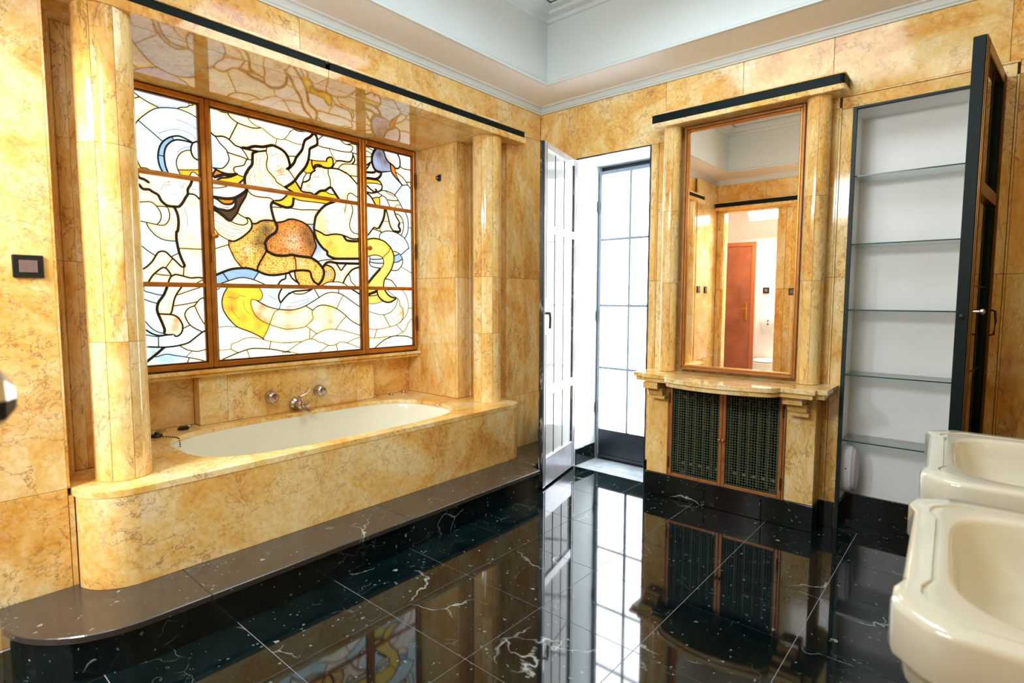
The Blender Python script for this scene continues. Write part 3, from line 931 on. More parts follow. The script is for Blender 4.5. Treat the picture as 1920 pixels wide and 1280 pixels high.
# ---------------------------------------------------------------- left wall with the bath alcove
wl = struct('wall_left', M().box(-1.0, .022, RY - .12, -3.062, -.05, WTOP), MORTAR)
for bx_ in ((-1.0, -.26, -3.062, -2.72, -.05, 2.44), (-1.0, -.26, -.66, .02, -.05, 2.44), (-.26, -.02, -.38, .02, -.05, 2.44),
            (-1.0, -.02, -3.062, .02, 2.445, WTOP), (-1.0, -.83, -2.72, -.66, -.05, 2.44)):
    struct('wall_left', M().box(*bx_), MORTAR)
slab_x(wl, .04, 1, RY, -3.052, 0, .552)
slab_x(wl, .04, 1, RY, -3.052, .552, WTOP)
slab_y(wl, -3.033, 1, -.1, .039, 0, .523)
slab_y(wl, -3.044, 1, -.24, .04, .552, 2.425)
for y0, y1 in ((RY, -3.30), (-3.30, -2.62), (-2.62, -2.004), (-2.004, -1.384), (-1.384, -.357), (-.357, -.001)):
    slab_x(wl, .0 if y0 > -3.2 else .0, 1, y0, y1, 2.52, WTOP)
for z0, z1 in ((0, .552), (.552, 1.45), (1.45, 2.52)):
    slab_x(wl, 0, 1, -.40, -.001, z0, z1, MARBLE_V)
    if z0 > .1:
        slab_y(wl, -.40, -1, -.24, -.019, z0, min(z1, 2.425), MARBLE_V)
# pier faces beside the columns, each in narrow upright strips
for z0, z1 in ((.552, 1.45), (1.45, 2.425)):
    for (y0, y1, dx) in ((-.68, -.60, 0), (-.60, -.545, -.006), (-.545, -.40, 0)):
        slab_x(wl, -.24 + dx, 1, y0, y1, z0, z1, MARBLE_V)
    for (y0, y1, dx) in ((-2.78, -2.70, 0), (-2.93, -2.78, -.006), (-2.975, -2.93, 0)):
        slab_x(wl, -.215 + dx, 1, y0, y1, z0, z1, MARBLE_V)
    # curved corner strip behind the left column
    m = M()
    p = [(-.215, -2.975), (-.19, -2.985), (-.15, -3.0), (-.115, -3.025), (-.112, -3.044), (-.24, -3.044), (-.24, -2.975)]
    m.prism(p, z0 + G, z1 - G)
    obj('corner_strip', m, MARBLE_V, wl, smooth=True)
    # niche sides
    for sgn, y in ((-1, -.68), (1, -2.70)):
        slab_y(wl, y, sgn, -.83, -.665, z0, z1, MARBLE_V)
        slab_y(wl, y, sgn, -.665, -.26, z0, z1, MARBLE_V)
# back of the niche below the window
for y0, y1 in ((-2.29, -2.13), (-2.13, -1.23), (-1.23, -1.08)):
    slab_x(wl, -.72, 1, y0, y1, .552, .842, th=.08)
for y0, y1 in ((-2.70, -2.29), (-1.08, -.68)):
    slab_x(wl, -.80, 1, y0, y1, .552, .842)

sill = struct('trim_1', M().box(-.82, -.675, -2.70, -.68, .8425, .862).box(-.82, -.655, -2.70, -.68, .863, .884), MARBLE, bevel=.004)

# ---------------------------------------------------------------- lintel over the alcove
hood = thing('bath_lintel', 'long marble lintel with a black inlaid stripe over the bath alcove', 'lintel', (0, -1.72, 2.425))
ly0, ly1 = -3.14, -.30
for y0, y1 in ((-3.04, -1.905), (-1.905, -.40)):
    obj('soffit_slab', M().box(-.83, -.02, y0 + G, y1 - G, 2.425, 2.443), MARBLE_GLOSS, hood)
for y0, y1 in ((ly0, -1.905), (-1.905, ly1)):
    obj('front_band', M().box(-.018 if y1 < -.5 or 1 else 0, .10, y0 + G, y1 - G, 2.425, 2.466), MARBLE_GLOSS, hood, bevel=.002)
    obj('black_band', M().box(.001, .092, y0 + .012, y1 - .012, 2.4662, 2.505), BLACK_BAND, hood)
    obj('top_band', M().box(.001, .10, y0 + G, y1 - G, 2.5052, 2.519), MARBLE, hood, bevel=.002)

# ---------------------------------------------------------------- back wall
wb = struct('wall_back', M()
            .box(-.02, .335, .02, .40, -.05, WTOP)
            .box(.945, 2.13, .02, .40, -.05, WTOP)
            .box(2.725, RX + .1, .02, .40, -.05, WTOP)
            .box(.335, .945, .02, .40, 2.335, WTOP)
            .box(2.13, 2.725, .02, .40, 2.325, WTOP)
            .box(2.13, 2.725, .24, .40, -.05, 2.325), MORTAR)
top_z = 2.40
xs = [.001, .342, 1.046, 1.541, 2.023, 2.751, RX]
for i in range(1, 6):
    slab_y(wb, 0, -1, xs[i], xs[i + 1], 2.335 if i < 4 else top_z, WTOP)
slab_y(wb, 0, -1, 2.023, 2.062, 2.335, top_z)
slab_y(wb, 0, -1, .001, .342, 0, 1.45, MARBLE_V)
slab_y(wb, 0, -1, .001, .342, 1.45, WTOP, MARBLE_V)
for z0, z1 in ((0, .62), (.62, 1.42), (1.42, 2.335)):
    slab_y(wb, 0, -1, .948, .985, z0, z1, MARBLE_V)
    slab_y(wb, -.004, -1, .985, .9935, z0, z1, MARBLE_V)
    slab_y(wb, -.004, -1, .9935, 1.003, z0, z1, MARBLE_V)
    slab_y(wb, 0, -1, 1.003, 1.06, z0, z1, MARBLE_V)
    slab_y(wb, 0, -1, 2.0, 2.062, z0, z1, MARBLE_V)
    slab_y(wb, -.006, -1, 2.062, 2.074, z0, z1, MARBLE_V)
    slab_y(wb, -.002, -1, 2.074, 2.128, z0, min(z1, 2.326), MARBLE_V)
    slab_y(wb, -.002, -1, 2.728, 2.78, z0, min(z1, 2.326), MARBLE_V)
    slab_y(wb, -.006, -1, 2.78, 2.79, z0, z1, MARBLE_V)
    slab_y(wb, 0, -1, 2.79, 2.96, z0, z1, MARBLE_V)
    slab_y(wb, 0, -1, 2.96, RX, z0, z1, MARBLE_V)
slab_y(wb, 0, -1, 1.06, 2.0, .82, 1.42, MARBLE_V)
slab_y(wb, 0, -1, 1.06, 2.0, 1.42, 2.335, MARBLE_V)
slab_y(wb, -.002, -1, 2.074, 2.62, 2.326, 2.388)
slab_y(wb, -.002, -1, 2.62, 2.78, 2.326, 2.388)
slab_y(wb, -.006, -1, 2.062, 2.79, 2.388, 2.3995)
slab_y(wb, 0, -1, 2.79, RX, 2.335, 2.40)
for x0, x1, y in ((2.052, 2.125, -.016), (2.73, 2.82, -.016), (2.82, RX, -.016)):
    slab_y(wb, y, -1, x0, x1, 0, .15, BLACK_BASE, name='skirting_block')
slab_y(wb, -.012, -1, .001, .33, .162, .23, BLACK_BASE, name='skirting_block')

# plastered reveal of the garden door
struct('trim_2', M().box(.318, .342, .002, .40, 0, 2.345).box(.342, .944, .002, .40, 2.331, 2.349).box(.9435, .9475, .001, .40, 0, 2.331), PLASTER)
struct('baseboard_left', M().box(.3425, .354, .02, .288, .0015, .13), BLACK_BASE, bevel=.002)
struct('trim_3', M().box(.345, .944, -.006, .006, 2.326, 2.335).box(.939, .9468, -.004, .006, .15, 2.326), STEEL_BLACK)

# ---------------------------------------------------------------- shelf recess
struct('trim_4', M().box(2.1305, 2.136, .012, .24, 0, 2.319).box(2.719, 2.7245, .012, .24, 0, 2.319).box(2.136, 2.719, .012, .24, 2.3125, 2.3185)
       .box(2.136, 2.719, .234, .24, 0, 2.3125), WHITE_PAINT)
struct('trim_5', M().box(2.1285, 2.147, -.014, .012, 0, 2.324).box(2.7095, 2.7275, -.014, .012, 0, 2.324).box(2.147, 2.7095, -.014, .012, 2.313, 2.324), FRAME_CHIP, bevel=.001)
rf = struct('baseboard_back', M().box(2.137, 2.718, .0, .233, .0005, .012), BLACK_BASE)
obj('skirting_block', M().box(2.15, 2.718, .216, .2335, .0125, .150), BLACK_BASE, rf)
obj('skirting_block', M().box(2.1365, 2.150, .014, .2335, .0125, .150), BLACK_BASE, rf)
obj('step_block', M().box(2.151, 2.718, .10, .2155, .0125, .03), BLACK_BASE, rf)

# ---------------------------------------------------------------- right and front walls
wr = struct('wall_right', M().box(RX + .02, RX + .12, RY - .1, .4, -.05, WTOP), MORTAR)
ys = [-.001, -.62, -1.25, -1.88, -2.5, -3.1, RY]
for k in range(6):
    slab_x(wr, RX, -1, ys[k + 1], ys[k], .15, 1.45, MARBLE_V)
    slab_x(wr, RX, -1, ys[k + 1], ys[k], 1.45, WTOP, MARBLE_V)
    slab_x(wr, RX - .01, -1, ys[k + 1], ys[k], 0, .149, BLACK_BASE, name='skirting_block')

DX0, DX1, DZ = .135, .765, 2.38
wf = struct('wall_front', M().box(-.02, DX0 - .001, RY - .12, RY - .02, -.05, WTOP).box(DX1 + .001, RX + .1, RY - .12, RY - .02, -.05, WTOP)
            .box(DX0, DX1, RY - .12, RY - .02, DZ + .02, WTOP), MORTAR)
fx = [.041, .10, DX0, DX1, .86, .93, 1.75, 2.5, RX]
for i in range(8):
    if i != 2:
        slab_y(wf, RY, 1, fx[i], fx[i + 1], 0, 1.42, MARBLE_V)
        slab_y(wf, RY + (.012 if i in (1, 3) else 0), 1, fx[i], fx[i + 1], 1.42, DZ, MARBLE_V)
for x0, x1 in ((.041, .62), (.62, 1.4), (1.4, 2.3), (2.3, RX)):
    slab_y(wf, RY, 1, x0, x1, DZ, WTOP)
slab_x(wf, DX0, 1, RY - .12, RY - .02, 0, DZ, MARBLE_V)
slab_x(wf, DX1, -1, RY - .12, RY - .02, 0, DZ, MARBLE_V)
slab_z(wf, DZ, -1, DX0, DX1, RY - .12, RY - .02, MARBLE)

# ---------------------------------------------------------------- cornice, cove, raised ceiling


def ring(off, z):
    return [(off, RY + off, z), (RX - off, RY + off, z), (RX - off, -off, z), (off, -off, z)]


def ring_strip(name, prof, mat, smooth=False):
    m = M().loft([ring(a, z) for a, z in prof], cap0=False, cap1=False)
    return struct(name, m, mat, smooth=smooth, angle=30)


ring_strip('trim_6', [(-.01, 2.7185), (.006, 2.7185), (.008, 2.728), (.014, 2.732), (.016, 2.764), (.022, 2.767)], PLASTER)
ring_strip('trim_7', [(.022, 2.767), (.030, 2.767), (.034, 2.774), (.09, 2.782), (.16, 2.797), (.225, 2.818), (.236, 2.822)], COVE, smooth=True)
ring_strip('trim_8', [(.236, 2.822), (.238, 2.816), (.252, 2.818), (.254, 2.83), (.246, 2.838), (.242, 2.842)], PLASTER)
ring_strip('wall_upper', [(.242, 2.842), (.242, 3.235)], PLASTER)
ring_strip('trim_9', [(.242, 3.235), (.256, 3.238), (.262, 3.262), (.300, 3.272), (.306, 3.292), (.345, 3.30), (.35, 3.312), (.36, 3.312)], PLASTER)
struct('ceiling', M().box(-.02, RX + .1, RY - .1, .1, 3.312, 3.36), PLASTER)

lamp = thing('added_ceiling_lamp', 'added opal glass bowl lamp on the white ceiling, unseen', 'lamp', (2.35, -2.6, 3.31))  # unseen lamp added to go with the overhead fill
obj('ceiling_plate', M().lathe([(.16, 3.29), (.16, 3.3115)], (2.35, -2.6, 0), n=24), BRASS, lamp)
obj('glass_bowl', M().lathe([(.02, 3.19), (.10, 3.20), (.17, 3.23), (.20, 3.289)], (2.35, -2.6, 0), n=24), OPAL, lamp, smooth=True)

# ---------------------------------------------------------------- closet seen in the mirror
struct('wall_closet', M().box(-1.22, -1.1, -5.0, RY - .12, 0, 2.7).box(2.0, 2.1, -5.0, RY - .12, 0, 2.7).box(-1.22, 2.1, -5.06, -4.96, 0, 2.7)
       .box(-1.22, 2.1, -5.06, RY - .12, 2.70, 2.74), WHITE_PAINT)
# ---------------------------------------------------------------- step


def step_front(y):
    if y > -.64:
        return .285 + (.44 - .285) * (-y / .64)
    if y > -.66:
        return .44 + (.527 - .44) * ((-.64 - y) / .02)
    if y >= -2.93:
        return .527
    return .172 + math.sqrt(max(0, .355 ** 2 - (y + 2.93) ** 2))


step = thing('bath_step', 'black marble step with a rounded end running along the foot of the bath', 'step', (.4, -1.7, 0))


def step_poly(y0, y1, off, back):
    n = max(2, int(abs(y1 - y0) / .03))
    pts = []
    for i in range(n + 1):
        y = y0 + (y1 - y0) * i / n
        if y0 < -3.2:       # crowd the samples towards the tip of the round end
            u = (i / n) ** 2
            y = y0 + (y1 - y0) * u
        pts.append((max(step_front(y) - off, back + .002), y))
    return [(back, y0)] + pts + [(back, y1)]


for y0, y1 in ((-3.284, -2.72), (-2.72, -1.745), (-1.745, -.66), (-.66, -.003)):
    bk = .041 if y1 < -2.9 else .0405
    obj('tread_slab', M().prism(step_poly(y0 + G, y1 - G, 0, bk), .134, .160), BLACK_STEP, step, bevel=.003)
for y0, y1 in ((-3.272, -3.08), (-3.08, -2.80), (-2.80, -1.745), (-1.745, -.66), (-.66, -.003)):
    obj('riser_slab', M().prism(step_poly(y0 + G, y1 - G, .014, .045), .001, .133), BLACK_BASE, step)

# ---------------------------------------------------------------- bath
bath = thing('bathtub', 'built in bathtub with cream enamel basin sunk in a golden marble surround', 'bathtub', (-.25, -1.73, .16))
corner_l = arc(.045, -2.86, .18, -85, 0, 14)
corner_r = arc(.125, -.575, .10, 0, 90, 10)
outer = [(.0415, -3.0405)] + corner_l + corner_r + [(.002, -.475), (.002, -.402), (-.238, -.402), (-.238, -.682), (-.719, -.682)]
outer += [(-.719, -1.078), (-.719, -1.079), (-.719, -2.291), (-.719, -2.698), (-.214, -2.698), (-.214, -2.974), (-.112, -3.042)]
# the deck runs back into the two small recesses beside the tap panel
outer = [(.0415, -3.0405)] + corner_l + corner_r + [(.002, -.475), (.002, -.402), (-.238, -.402), (-.238, -.682), (-.799, -.682), (-.799, -1.079),
                                                   (-.7195, -1.079), (-.7195, -2.291), (-.799, -2.291), (-.799, -2.698), (-.214, -2.698), (-.214, -2.974), (-.112, -3.042)]


def superell(cx, cy, a, b, n, e):
    out = []
    for k in range(n):
        t = 2 * PI * k / n
        c, s = math.cos(t), math.sin(t)
        out.append((cx + a * math.copysign(abs(c) ** (2 / e), c), cy + b * math.copysign(abs(s) ** (2 / e), s)))
    return out


def poly_with_hole(name, outer, hole, z0, z1, mat, parent, **kw):
    bm = bmesh.new()
    ed = []
    for loop in (outer, hole):
        vs = [bm.verts.new((x, y, z1)) for x, y in loop]
        ed += [bm.edges.new((vs[i], vs[(i + 1) % len(vs)])) for i in range(len(vs))]
    r = bmesh.ops.triangle_fill(bm, use_beauty=True, edges=ed)
    fs = [g for g in r['geom'] if isinstance(g, bmesh.types.BMFace)]
    e = bmesh.ops.extrude_face_region(bm, geom=fs)
    bmesh.ops.translate(bm, vec=(0, 0, z0 - z1), verts=[g for g in e['geom'] if isinstance(g, bmesh.types.BMVert)])
    m = M()
    bm.verts.index_update()
    m.v = [tuple(v.co) for v in bm.verts]
    m.f = [tuple(v.index for v in f.verts) for f in bm.faces]
    bm.free()
    return obj(name, m, mat, parent, **kw)


BC = (-.255, -1.73)
hole = superell(*BC, .405, .83, 72, 3.4)
poly_with_hole('deck_slab', outer, hole, .524, .552, MARBLE_GLOSS, bath, bevel=.0018, angle=30, smooth=True)
front = [(.0415, -3.030)] + [(x, y) for x, y in arc(.045, -2.86, .1785, -80, 0, 14)] + [(x, y) for x, y in arc(.125, -.575, .0985, 0, 90, 8)] + [(.003, -.480)]


def ribbon(path, i0, i1, th, z0, z1):
    a = path[i0:i1 + 1]
    inner = []
    for k, (x, y) in enumerate(a):
        p, q = a[max(k - 1, 0)], a[min(k + 1, len(a) - 1)]
        dx, dy = q[0] - p[0], q[1] - p[1]
        L = math.hypot(dx, dy) or 1
        inner.append((x - dy / L * th, y + dx / L * th))
    m = M()
    n = len(a)
    vs = [(x, y, z0) for x, y in a] + [(x, y, z0) for x, y in inner] + [(x, y, z1) for x, y in a] + [(x, y, z1) for x, y in inner]
    fs = []
    for i in range(n - 1):
        fs += [(i, i + 1, 2 * n + i + 1, 2 * n + i), (n + i + 1, n + i, 3 * n + i, 3 * n + i + 1), (2 * n + i, 2 * n + i + 1, 3 * n + i + 1, 3 * n + i), (i + 1, i, n + i, n + i + 1)]
    fs += [(0, 2 * n, 3 * n, n), (n - 1, 2 * n - 1, 4 * n - 1, 3 * n - 1)]
    return m.add(vs, fs)


nl = 15
for i0, i1 in ((0, 7), (7, nl), (nl, nl + 1), (nl + 1, len(front) - 1)):
    obj('front_panel', ribbon(front, i0, i1, .02, .161, .5235), MARBLE, bath, smooth=True)
rings = []
for s, z in ((1.02, .5235), (1.005, .5235), (.997, .515), (.985, .45), (.965, .36), (.92, .27), (.83, .215), (.6, .185), (.3, .176), (.02, .174)):
    e = 3.4 if s > .9 else 2.8
    rings.append([(x, y, z) for x, y in superell(*BC, .405 * s, .83 * (s if s > .9 else s), 72, e)])
m = M().loft(rings, cap0=False, cap1=True)
obj('basin', m, TUB_WHITE, bath, smooth=True, angle=60)

# ---------------------------------------------------------------- columns made of staves


def column(name, label, cx, cy, r, z0, z1, cuts, n, a_off, group, mat=MARBLE_V):
    root = thing(name, label, 'column', (cx, cy, z0), group)
    zs = [z0] + cuts + [z1]
    for k in range(n):
        for q in range(len(zs) - 1):
            a0 = a_off + 360 * k / n + .55
            a1 = a_off + 360 * (k + 1) / n - .55
            oa = arc(cx, cy, r, a0, a1, 6)
            ia = arc(cx, cy, r * .72, a0, a1, 6)[::-1]
            obj('stave', M().prism(oa + ia, zs[q] + G, zs[q + 1] - G), mat, root, smooth=True, angle=40)
    obj('core', M().lathe([(r * .73, z0 + .002), (r * .73, z1 - .002)], (cx, cy, 0), n=16), MORTAR, root)
    return root


column('marble_column', 'round golden marble column at the near end of the bath', -.002, -2.852, .100, .5525, 2.4245, [1.12, 1.90], 8, 8, 'columns beside the bath')
column('marble_column', 'round golden marble column at the far end of the bath', -.022, -.590, .102, .5525, 2.4245, [1.05, 1.45], 8, 20, 'columns beside the bath')
column('marble_column', 'slim golden marble column on the shelf, left of the mirror', 1.133, -.070, .056, .8225, 2.3895, [1.40, 1.86], 8, 30, 'columns beside the mirror')
column('marble_column', 'slim golden marble column on the shelf, right of the mirror', 1.978, -.070, .060, .8225, 2.3895, [1.40, 1.86], 8, 12, 'columns beside the mirror')

# ---------------------------------------------------------------- stained glass window
WY = [-2.70, -2.21, -1.16, -.68]
WZ = [.885, 1.37, 1.967, 2.424]
GX = -.722
win = struct('window_1', M().box(-.80, -.7215, -2.70, -2.672, .885, 2.424).box(-.80, -.7215, -.708, -.68, .885, 2.424)
             .box(-.80, -.7215, -2.672, -.708, 2.396, 2.424).box(-.80, -.7215, -2.672, -.708, .885, .905), BRONZE_DARK)
win['label'] = 'backlit stained glass window in bronze casements above the bath'
for c in range(3):
    y0 = WY[c] + (.001)
    y1 = WY[c + 1] - (.001)
    cf = obj('casement_frame', M().box(-.721, -.690, y0, y0 + .026, .892, 2.421).box(-.721, -.690, y1 - .026, y1, .892, 2.421)
             .box(-.721, -.690, y0 + .026, y1 - .026, 2.388, 2.421).box(-.721, -.690, y0 + .026, y1 - .026, .892, .922), BRONZE, win, bevel=.004)
    ib = .009
    obj('inner_bead', M().box(-.721, -.702, y0 + .026, y0 + .026 + ib, .922, 2.388).box(-.721, -.702, y1 - .026 - ib, y1 - .026, .922, 2.388)
        .box(-.721, -.702, y0 + .026 + ib, y1 - .026 - ib, 2.379, 2.388).box(-.721, -.702, y0 + .026 + ib, y1 - .026 - ib, .922, .931), BRONZE_DARK, cf, bevel=.002)
    for z in WZ[1:3]:
        o = obj('glazing_bar', M().box(-.721, -.700, y0 + .026, y1 - .026, z - .013, z + .013).box(-.7005, -.694, y0 + .026, y1 - .026, z - .005, z + .005), BRONZE, win, bevel=.003)
for y, z, xx in ((-2.188, 1.655, -.69), (-1.137, 1.655, -.69)):
    obj('window_knob', M().lathe([(.006, 0), (.006, .018), (.015, .022), (.018, .030), (.014, .040), (.004, .044)], (xx, y, z), 'x', 14), BRONZE, win, smooth=True)
for z in (2.20, 1.10, 1.66):
    obj('hinge', M().tube([(-.684, -.694, z - .06), (-.684, -.694, z + .06)], .006, 8).box(-.69, -.684, -.706, -.682, z - .045, z + .045), BRONZE_DARK, win)
obj('striker_plate', M().box(-.6898, -.688, -2.2095, -2.2015, 1.50, 1.80), BRONZE_DARK, win)

PAL = {'w': (255, 253, 246), 'c': (255, 244, 212), 'b': (214, 236, 240), 'B': (150, 186, 216), 'l': (206, 214, 238), 'f': (255, 240, 214), 'h': (255, 246, 206),
       'g': (246, 200, 40), 'G': (252, 214, 60), 'y': (255, 246, 218), 'q': (255, 240, 196), 'o': (206, 122, 22), 'k': (66, 44, 22), 's': (255, 222, 108),
       'S': (232, 160, 66), 't': (248, 226, 110), 'r': (148, 160, 190), 'p': (226, 230, 228), 'e': (130, 140, 120)}
PAL = {k: np.array(srgb(*v)[:3]) for k, v in PAL.items()}


def catmull(P, sub=3):
    P = [np.array(p, float) for p in P]
    if len(P) < 3:
        return [tuple(p) for p in P]
    out = []
    for i in range(len(P) - 1):
        p0, p1, p2, p3 = P[max(i - 1, 0)], P[i], P[i + 1], P[min(i + 2, len(P) - 1)]
        for s in range(sub):
            u = s / sub
            out.append(tuple(.5 * ((2 * p1) + (-p0 + p2) * u + (2 * p0 - 5 * p1 + 4 * p2 - p3) * u * u + (-p0 + 3 * p1 - 3 * p2 + p3) * u ** 3)))
    out.append(tuple(P[-1]))
    return out


def parse(s):
    return [tuple(float(q) for q in t.split(',')) for t in s.split()]


Y0, Y1, Z0, Z1 = -2690, -690, 890, 2420
leads = []
for l in LEADS.strip().splitlines():
    k, p = l.split('|')
    leads.append((int(k), catmull(parse(p))))


def snap_ends(lines, reach=17.0):
    segA, segB, own = [], [], []
    for i, (k, P) in enumerate(lines):
        for a, b in zip(P[:-1], P[1:]):
            segA.append(a)
            segB.append(b)
            own.append(i)
    A, B, O = np.array(segA, float), np.array(segB, float), np.array(own)
    D = B - A
    L2 = (D ** 2).sum(1) + 1e-9
    out = []
    for i, (k, P) in enumerate(lines):
        P = list(P)
        for end in (0, -1):
            e = np.array(P[end], float)
            ok = O != i
            u = (((e - A) * D).sum(1) / L2).clip(0, 1)
            q = A + D * u[:, None]
            dd = np.sqrt(((q - e) ** 2).sum(1))
            dd[~ok] = 1e9
            j = int(dd.argmin())
            if .01 < dd[j] < reach:
                v = q[j] - e
                t_ = q[j] + v / np.linalg.norm(v) * 1.5
                P.insert(0, tuple(t_)) if end == 0 else P.append(tuple(t_))
            elif dd[j] >= reach:
                # otherwise run on under the casement frame if its edge is near
                c_ = [(abs(e[0] - y), (y, e[1])) for y in (Y0, -2210, -1160, Y1)] + [(abs(e[1] - z), (e[0], z)) for z in (Z0, 1370, 1967, Z1)]
                c_ = [(q_, w_) for q_, w_ in c_ if q_ < (46 if w_[0] in (Y0, -2210, -1160, Y1) or w_[1] in (Z0, Z1) else 26)]
                if c_:
                    w_ = min(c_)[1]
                    t_ = (w_[0] + (w_[0] - e[0]) * .05, w_[1] + (w_[1] - e[1]) * .05)
                    P.insert(0, t_) if end == 0 else P.append(t_)
        out.append((k, P))
    return out


leads = snap_ends(leads)


def clipseg(p, q):
    """Liang-Barsky against the window opening"""
    t0, t1 = 0.0, 1.0
    d = (q[0] - p[0], q[1] - p[1])
    for pp, qq in ((-d[0], p[0] - Y0), (d[0], Y1 - p[0]), (-d[1], p[1] - Z0), (d[1], Z1 - p[1])):
        if pp == 0:
            if qq < 0:
                return None
            continue
        r = qq / pp
        if pp < 0:
            t0 = max(t0, r)
        else:
            t1 = min(t1, r)
    if t0 >= t1:
        return None
    return (p[0] + d[0] * t0, p[1] + d[1] * t0), (p[0] + d[0] * t1, p[1] + d[1] * t1)


segs = []
for k, P in leads:
    for a, b in zip(P[:-1], P[1:]):
        r = clipseg(a, b)
        if r:
            segs.append((r[0], r[1], k))
cell_y = [Y0, -2210, -1160, Y1]
cell_z = [Z0, 1370, 1967, Z1]
frame_segs = [((y, Z0), (y, Z1)) for y in cell_y] + [((Y0, z), (Y1, z)) for z in cell_z]
SA = np.array([s[0] for s in segs])
SB = np.array([s[1] for s in segs])
FA = np.array([s[0] for s in frame_segs], float)
FB = np.array([s[1] for s in frame_segs], float)


def dist(P, A, B):
    d = B - A
    L = (d ** 2).sum(1) + 1e-9
    best = np.full(len(P), 1e9)
    for i in range(0, len(P), 400):
        q = P[i:i + 400][:, None, :]
        u = (((q - A[None]) * d[None]).sum(2) / L[None]).clip(0, 1)
        dd = q - (A[None] + d[None] * u[..., None])
        best[i:i + 400] = np.sqrt((dd ** 2).sum(2)).min(1)
    return best


rng = np.random.RandomState(3)
gy_, gz_ = np.meshgrid(np.arange(Y0 + 9, Y1, 17.0), np.arange(Z0 + 9, Z1, 17.0))
grid = np.stack([gy_.ravel(), gz_.ravel()], 1)
grid += rng.uniform(-3, 3, grid.shape)
dg = np.minimum(dist(grid, SA, SB), dist(grid, FA, FB))
grid = grid[dg > 6]
V = []
E = []
for a, b in [(s[0], s[1]) for s in segs] + frame_segs:
    E.append((len(V), len(V) + 1))
    V += [Vector(a), Vector(b)]
V += [Vector(p) for p in grid]
cv, ce, cfa, ov, oe, of = delaunay_2d_cdt(V, E, [], 0, 0.05)
con = set()
for (a, b), o in zip(ce, oe):
    if o:
        con.add((min(a, b), max(a, b)))
cvn = np.array([(v[0], v[1]) for v in cv])
edge_f = {}
for fi, f in enumerate(cfa):
    for i in range(len(f)):
        a, b = f[i], f[(i + 1) % len(f)]
        edge_f.setdefault((min(a, b), max(a, b)), []).append(fi)
reg = [-1] * len(cfa)
regions = []
for s in range(len(cfa)):
    if reg[s] >= 0:
        continue
    rid = len(regions)
    stack = [s]
    reg[s] = rid
    mem = []
    while stack:
        f = stack.pop()
        mem.append(f)
        F = cfa[f]
        for i in range(len(F)):
            e = (min(F[i], F[(i + 1) % len(F)]), max(F[i], F[(i + 1) % len(F)]))
            if e in con:
                continue
            for g in edge_f[e]:
                if reg[g] < 0:
                    reg[g] = rid
                    stack.append(g)
    regions.append(mem)
tri = np.array([f[:3] for f in cfa])
T0, T1, T2 = cvn[tri[:, 0]], cvn[tri[:, 1]], cvn[tri[:, 2]]
area = np.abs((T1[:, 0] - T0[:, 0]) * (T2[:, 1] - T0[:, 1]) - (T2[:, 0] - T0[:, 0]) * (T1[:, 1] - T0[:, 1])) / 2


def find_region(p):
    p = np.array(p)

    def sg(a, b):
        return (b[:, 0] - a[:, 0]) * (p[1] - a[:, 1]) - (b[:, 1] - a[:, 1]) * (p[0] - a[:, 0])
    s0, s1, s2 = sg(T0, T1), sg(T1, T2), sg(T2, T0)
    ok = ((s0 >= 0) & (s1 >= 0) & (s2 >= 0)) | ((s0 <= 0) & (s1 <= 0) & (s2 <= 0))
    w_ = np.nonzero(ok)[0]
    return reg[w_[0]] if len(w_) else -1


code = {}
for s in SEEDS.split():
    k, a, b = s.split(',')
    r = find_region((float(a), float(b)))
    if r >= 0:
        code[r] = k
dv = dist(cvn, SA, SB)
blobs = [(b.split(',')[0],) + tuple(float(q) for q in b.split(',')[1:]) for b in BLOBS.split()]
rarea = [sum(area[f] for f in mem) for mem in regions]
order = sorted([i for i in range(len(regions)) if rarea[i] > 120], key=lambda i: -rarea[i])
print('glass regions', len(order), 'tris', len(cfa))


